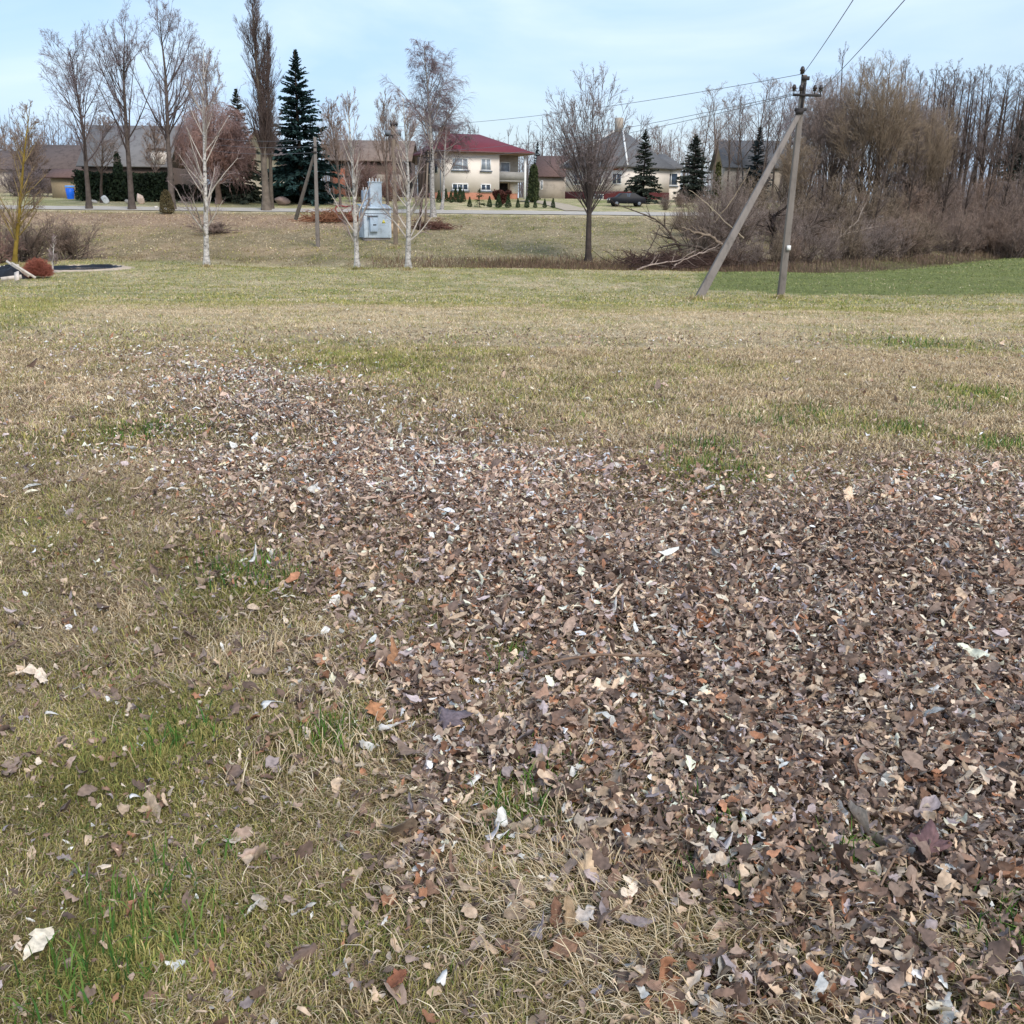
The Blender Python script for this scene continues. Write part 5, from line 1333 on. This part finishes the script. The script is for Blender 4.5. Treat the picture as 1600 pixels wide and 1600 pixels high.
put_tree('bare_tree', 'slim bare tree left of the weeping birch above the old pole', 'tree', 606, 100, 142, 44, 'ash', 98, .12, PURP)

# big willows
W = [put_tree('willow', 'largest olive brown dome crowned willow behind the tall pole', 'tree', 1352, 92, 92, 150, 'willow', 101, .24, OLIVE),
     put_tree('willow', 'brown willow left part of the big dome beside the pole top', 'tree', 1290, 95, 118, 120, 'willow', 102, .22, BROWN)]
put_copy(W[1], 'olive willow right shoulder of the big dome', 1400, 97, 118, 1., 2.1, None)
put_copy(W[0], 'dark branched willow at the right of the dome with open lower trunk', 1442, 94, 150, .75, 4., None)
put_copy(W[0], 'low willow behind the pole foot', 1240, 90, 200, 1., 1., None)

# shrubs of the thicket: a few kinds, copied
SHB = [put_tree('thicket_shrub', 'x', 'shrub', 1300, 79, 268, 120, 'shrub', 110+k, .07, c, 'thicket shrubs along the field') for k, c in enumerate((OLIVE, PURP, BROWN, RUSS))]
SHB[0]['label'] = 'olive twigged shrub in the middle of the thicket right of the tall pole'
SHB[1].location = base(1545, 88); SHB[1]['label'] = 'purplish brown rounded shrub at the right end of the thicket'
SHB[2].location = base(1130, 69); SHB[2]['label'] = 'brown shrub behind the slanting strut'
SHB[3].location = base(1420, 90); SHB[3]['label'] = 'reddish shrub in the low part of the thicket'
for k, (px, yt, Y, s) in enumerate([(1250,290,76,0),(1345,262,82,0),(1215,300,74,2),(1385,282,84,0),(1275,310,75,2),(1330,315,78,2),(1375,320,80,1),(1160,300,71,2),(1195,285,78,0),(1110,318,68,2),(1085,300,76,0),(1060,318,80,2),(1170,262,84,0),(1140,285,86,2),
     (1425,320,84,3),(1450,300,88,1),(1480,330,86,1),(1500,288,92,1),(1530,300,87,1),(1575,282,89,1),(1605,278,88,1),(1630,290,90,1),(1590,320,85,1),(1515,330,85,3),(1560,325,86,3),(1405,340,82,2),(1240,330,72,2),(1300,345,76,3),(1465,270,98,2),(1440,255,100,1),(1400,262,100,2),(1500,262,104,1),(1540,255,106,3),(1600,250,104,2),(1650,285,92,1),(1230,268,92,2),(1270,262,94,1),(1100,290,92,1),(1040,300,96,2),(1065,288,100,1),(1340,290,90,3),(1480,240,112,2),(1560,238,114,1)]):
    put_copy(SHB[s], ['olive','purplish','brown','reddish'][s]+' bare shrub of the thicket between field and wood', px, Y, yt, rw.uniform(.75, 1.15), rw.uniform(0, 6.28), 'thicket shrubs along the field')

# the ragged front of the thicket, right down to the field edge
for k in range(20):
    px = 1128+k*27+rw.uniform(-8, 8); ye = float(np.interp(px, [1040,1140,1250,1360,1500,1640], [423,420,413,406,398,391]))
    s = rw.choice([0,1,2,2,3,3]) if px < 1450 else rw.choice([1,1,3])
    put_copy(SHB[s], ['olive','purplish','brown','reddish'][s]+' bare shrub of the thicket between field and wood', px, 0, ye-rw.uniform(26, 96), rw.uniform(.7, 1.25), rw.uniform(0, 6.28), 'thicket shrubs along the field', bpt=gp(px, ye-1))

# thin upright stems standing among the thicket
for k, (px, yt, Y) in enumerate([(1150,236,82),(1188,222,86),(1252,214,80),(1284,236,78),(1318,222,82),(1366,240,80),(1392,228,88),(1418,206,86),(1440,232,90),(1472,214,92),(1506,236,90),(1536,212,94),(1562,240,90),(1590,224,92)]):
    put_copy(AS[k % 3], 'thin upright bare stem standing among the thicket shrubs', px, Y, yt, rw.uniform(.9, 1.5), rw.uniform(0, 6.28), 'upright stems in the thicket')

# fallen limbs over the ditch
def limb(label, pts, Y, r, rgb=(120,104,92), seed=0, twigs=True, name='fallen_branch'):
    P = [at(px, py, Y+dy) for px, py, dy in pts]; o0 = P[0]
    root = thing(name, label, 'branch', o0)
    PP = np.array([tuple(p-o0) for p in P])
    # smooth the line
    s = np.linspace(0, len(PP)-1, 16); i = np.minimum(s.astype(int), len(PP)-2); f = (s-i)[:, None]; Q = PP[i]*(1-f)+PP[i+1]*f
    rg = np.random.default_rng(seed); Q[1:] += rg.normal(0, .03, Q[1:].shape)
    T = (Q[None], (r*np.linspace(1, .3, 16))[None]); V, F = tubes(*T, 6)
    link('limb', mesh_np('limb', V, [F], M_BARK, np.tile(lin(*rgb), (len(V), 1)), True), root)
    if twigs:
        a = sprout(rg, *T, 14, .2, 1, .7, .2, .3, 5, .1, .06, .5, .4, .012); b = sprout(rg, *a, 6, .2, 1, .6, .2, .5, 4, .1, .05, .6, .4, .008)
        V, F, C = assemble([a, b], [lin(*rgb)*.9, lin(118,102,92)], [4, 3], rg)
        link('twigs', mesh_np('twigs', V, [F], M_TWIG, C), root)
limb('pale long branch lying low over the ditch', [(995,422,0),(1020,413,.4),(1058,408,.8),(1085,392,1)], 60, .06, (168,150,138), 1)
limb('second pale branch crossing the low one in the ditch', [(1050,420,0),(1068,406,.4),(1100,394,.9),(1130,380,1.5)], 60.5, .05, (168,150,138), 2)
limb('dark thick bough reaching left over the ditch', [(1120,395,2),(1085,384,1),(1050,382,.6),(1028,388,0)], 63, .11, (84,74,66), 3)
limb('broken pale topped bough behind the strut', [(1130,385,1),(1112,370,.5),(1085,362,.2),(1064,355,0)], 65, .13, (132,116,100), 4)
limb('long slanting pale branch crossing behind the strut', [(1162,372,1),(1140,352,.5),(1105,318,.2),(1078,296,0)], 66, .05, (172,156,134), 5, False)
limb('thin pale branch rising right behind the strut', [(1115,348,1),(1140,318,.5),(1162,285,.2),(1172,262,0)], 67, .045, (168,150,128), 6, False)
limb('black crooked trunk between strut and pole', [(1204,402,0),(1208,380,.1),(1212,362,.2),(1206,350,.3),(1212,336,.3),(1226,326,.5),(1232,320,.6)], 68, .2, (52,44,42), 7, True, 'crooked_trunk')
limb('dark sloping bough right of the tall pole foot', [(1230,380,0),(1252,362,.6),(1280,345,1.2),(1305,332,2)], 70, .12, (70,60,54), 8)
limb('bleached arching branch in the thicket right of the pole', [(1282,398,0),(1298,378,.2),(1330,362,.5),(1384,352,1)], 74, .05, (186,170,156), 9)
limb('second bleached branch below the arching one', [(1290,402,0),(1310,372,.2),(1340,345,.6),(1352,318,1)], 74.5, .045, (186,170,156), 10)
limb('dark bare limb reaching up left behind the ditch', [(1064,392,.5),(1052,372,.2),(1036,350,0),(1020,340,0),(960,318,0)], 68, .09, (96,84,74), 11)
limb('dark thin upright branches at the ditch end', [(1003,408,0),(1014,390,.1),(1024,372,.2),(1030,352,.3)], 62, .04, (84,72,66), 12)

# brush piles by the road
M_BRUSH = mat('dead_brush', (150,98,72), .9, .3, 6)
def brush(label, px, py, wpx, hpx, rgb, seed, n=260, Y=None):
    b = gp(px, py) if Y is None else base(px, Y); u = (at(px+1,py,b.y)-at(px,py,b.y)).length; rg = np.random.default_rng(seed)
    st = np.stack([rg.normal(0, .3, n)*wpx*u, rg.normal(0, .25, n)*wpx*u, np.abs(rg.normal(0, .4, n))*hpx*u*.7], 1)
    T = walk(rg, st, rg.normal(0, 1, (n, 3))*[1, 1, .35], rg.uniform(.3, .6, n)*wpx*u*.7, 5, .15, 0, rg.uniform(.012, .035, n), .5)
    T[0][:, :, 2] = np.clip(T[0][:, :, 2], .0, hpx*u)
    S2 = sprout(rg, *T, 5, .2, 1, .7, .2, .4, 4, .15, 0, .6, .4, .01); S2[0][:, :, 2] = np.maximum(S2[0][:, :, 2], 0)
    V, F, C = assemble([T, S2], [lin(*rgb), lin(*rgb)*1.1], [4, 3], rg)
    return tag(link('brush_pile', mesh_np('brush_pile', V, [F], M_TWIG, C), None, b), label, 'brush pile')
brush('orange brown brush pile beside the short strutted pole', 512, 346, 56, 20, (140,98,74), 1, 420)
brush('second brush pile with a red loop left of the transformer', 545, 346, 34, 16, (130,86,70), 2, 260)
brush('dark brushwood heap at the foot of the weeping birch', 676, 358, 44, 16, (110,80,70), 3, 300)
brush('dark heap of cut branches in the ditch under the pale branch', 1040, 415, 110, 22, (84,66,60), 4, 600)
brush('dark cut branches at the ditch right of the first heap', 1130, 412, 90, 20, (88,70,60), 5, 420)
hs = base(537, 86); u = (at(538,340,86)-at(537,340,86)).length
pts = [Vector((15*u*math.cos(t)*(.8+.2*math.sin(3*t)), 1.2*math.sin(t), .35+.45*math.sin(t*1.0)+.12*math.sin(3*t)+.1)) for t in np.linspace(0, 2*PI, 40)]
o = MB().tube(pts, .06, 6).build('red_hose', mat('red_hose', (128,48,48), .5, .12, 5), smooth=True); o.location = hs; tag(o, 'loop of red hose lying on the brush pile', 'hose')
sb = base(618, 76.5); u = (at(619,350,76.5)-at(618,350,76.5)).length
o = MB().box(-9*u, 5*u, -.4, .4, -.1, 14*u).box(-7*u, 2*u, -.3, .3, 14*u+.003, 20*u).build('sand_block', mat('sand_block', (198,172,142), .9, .15, 4)); o.location = sb; tag(o, 'sand coloured stacked slabs right of the transformer', 'slabs')

# dead weeds in the ditch, and rough growth under the thicket: ground cover
rg = np.random.default_rng(31)
def weeds(n, x, y, h0, h1, cols, lean=.35):
    m = len(x); t = np.array(cols)[rg.integers(0, len(cols), m)]*rg.uniform(.7, 1.2, m)[:, None]
    return blades(x, y, rg.uniform(h0, h1, m), rg.uniform(.012, .03, m), rg.uniform(0, 2*PI, m), np.clip(rg.normal(lean, .25, m), .02, .95), t, -.03, 2, rg)
n = 26000; x = rg.uniform(-9, 17, n); t = rg.normal(.6, 1.5, n); y = np.array([tline(a, 0) for a in np.linspace(-9, 17, 80)]); y = np.interp(x, np.linspace(-9, 17, 80), y)+t
k = rg.uniform(0, 1, n) < np.interp(x, [-9, -3, 2, 17], [.12, .5, 1, 1])*(.3+1.2*fbm(x*.8, y*.8, 2)); x = x[k]; y = y[k]
A_ = weeds(0, x, y, .15, .5, [lin(128,100,84), lin(110,84,74), lin(146,124,100), lin(94,78,66), lin(124,112,80)])
n = 36000; x = rg.uniform(12, 60, n); t = rg.gamma(1.3, 3.2, n); yb = np.interp(x, np.linspace(12, 60, 120), [tline(a, 0) for a in np.linspace(12, 60, 120)]); y = yb+t-.3
k = rg.uniform(0, 1, len(x)) < (fbm(x*.7, y*.7, 3) > .42)*.8+.1; x = x[k]; y = y[k]
B_ = weeds(0, x, y, .12, .6, [lin(136,112,96), lin(118,96,84), lin(152,130,108), lin(126,114,82), lin(106,88,80)])
n = 14000; x = rg.uniform(-40, 2, n); yb = np.interp(x, np.linspace(-40, 2, 80), [tline(a, 0) for a in np.linspace(-40, 2, 80)]); y = yb+rg.normal(1.2, 1.4, n); k = (fbm(x*.9, y*.9, 3) > .5) & (pond_r(x, y) > 1.3); x = x[k]; y = y[k]
C_ = weeds(0, x, y, .08, .28, [lin(170,150,118), lin(150,130,104), lin(130,118,80)], .7)
V = []; F4 = []; F3 = []; C = []; n0 = 0
for v, f, c in (A_, B_, C_):
    V.append(v); C.append(c); F4.append(f[0]+n0); F3.append(f[1]+n0); n0 += len(v)
o = link('dead_weeds', mesh_np('dead_weeds', np.concatenate(V), [np.concatenate(F4), np.concatenate(F3)], M_GRASS, np.concatenate(C))); o['kind'] = 'stuff'

# far-off woods closing the horizon: one mass
n = 1500; rg = np.random.default_rng(41); Y = rg.uniform(190, 330, n); x = rg.uniform(-.75, .75, n)*Y
st = np.stack([x, Y, H(x, Y)-.2], 1); Ln = rg.uniform(8, 15, n)*(1+.35*(fbm(x*.03, Y*.01, 2)-.5))
T = walk(rg, st, np.tile([0, 0, 1.], (n, 1)), Ln, 6, .03, .05, np.full(n, .14), .2)
a = sprout(rg, *T, 12, .15, .98, .7, .2, .3, 4, .1, .08, .5, .5, .05); b = sprout(rg, *a, 5, .2, 1, .6, .2, .5, 3, .1, .05, .6, .4, .03)
V, F, C = assemble([T, a, b], [lin(110,102,100), lin(116,106,106), lin(124,114,116)], [4, 3, 3], rg)
o = link('far_wood', mesh_np('far_wood', V, [F], M_TWIG, C)); o['kind'] = 'stuff'
# ------------------------------------------------------------------ camera, sky and sun
cd = bpy.data.cameras.new('camera'); cam = bpy.data.objects.new('camera', cd); COL.objects.link(cam)
cd.sensor_width = 36; cd.lens = FPX/1600*36; cd.clip_end = 9000; cd.clip_start = .05
cam.matrix_world = Matrix.Translation((0, 0, EYE)) @ CAM_M.to_4x4()
SC.camera = cam
ELEV, AZ = rad(42), rad(-150)          # sun high behind the camera's right shoulder, veiled by cloud
sd = bpy.data.lights.new('sun', 'SUN'); sd.energy = 1.5; sd.angle = rad(20); sd.color = (1, .94, .85)
so = bpy.data.objects.new('sun', sd); COL.objects.link(so)
sdir = Vector((math.sin(rad(150))*math.cos(ELEV), math.cos(rad(150))*math.cos(ELEV), math.sin(ELEV)))   # towards the sun
so.rotation_euler = (-sdir).to_track_quat('-Z', 'Y').to_euler(); so.location = (0, -20, 40)
w = bpy.data.worlds.new('World'); SC.world = w; w.use_nodes = True
N = w.node_tree.nodes; L = w.node_tree.links; bg = N['Background']
sky = N.new('ShaderNodeTexSky'); sky.sky_type = 'NISHITA'; sky.sun_disc = False
sky.sun_elevation = ELEV; sky.sun_rotation = rad(150); sky.air_density = 1.0; sky.dust_density = 2.0; sky.ozone_density = 1.5
tc = N.new('ShaderNodeTexCoord'); mp = N.new('ShaderNodeMapping'); mp.inputs['Scale'].default_value = (1.2, 1.2, 4.5)
L.new(tc.outputs['Generated'], mp.inputs['Vector'])
no = N.new('ShaderNodeTexNoise'); no.inputs['Scale'].default_value = 2.1; no.inputs['Detail'].default_value = 7; no.inputs['Roughness'].default_value = .5
L.new(mp.outputs['Vector'], no.inputs['Vector'])
mr = N.new('ShaderNodeMapRange'); mr.inputs['From Min'].default_value = .3; mr.inputs['From Max'].default_value = .72; mr.inputs['To Min'].default_value = .36; mr.inputs['To Max'].default_value = 1.0
L.new(no.outputs['Fac'], mr.inputs['Value'])
mx = N.new('ShaderNodeMix'); mx.data_type = 'RGBA'
L.new(mr.outputs['Result'], mx.inputs['Factor']); L.new(sky.outputs['Color'], mx.inputs['A']); mp2 = N.new('ShaderNodeMapping'); mp2.inputs['Scale'].default_value = (1.5, 1.5, 5.5); mp2.inputs['Rotation'].default_value = (.12, .2, .5)
L.new(tc.outputs['Generated'], mp2.inputs['Vector'])
n2 = N.new('ShaderNodeTexNoise'); n2.inputs['Scale'].default_value = 1.7; n2.inputs['Detail'].default_value = 6; n2.inputs['Roughness'].default_value = .52; n2.inputs['Distortion'].default_value = .5
L.new(mp2.outputs['Vector'], n2.inputs['Vector'])
cr = N.new('ShaderNodeValToRGB'); cr.color_ramp.elements[0].position = .36; cr.color_ramp.elements[0].color = (.30, .44, .645, 1)
cr.color_ramp.elements[1].position = .66; cr.color_ramp.elements[1].color = (.50, .585, .69, 1)
L.new(n2.outputs['Fac'], cr.inputs['Fac'])
sc_ = N.new('ShaderNodeVectorMath'); sc_.operation = 'SCALE'; sc_.inputs['Scale'].default_value = 10
L.new(cr.outputs['Color'], sc_.inputs[0]); L.new(sc_.outputs['Vector'], mx.inputs['B'])
L.new(mx.outputs['Result'], bg.inputs['Color']); bg.inputs['Strength'].default_value = .1
SC.view_settings.view_transform = 'Standard'; SC.view_settings.look = 'None'; SC.view_settings.exposure = .88; SC.view_settings.gamma = 1
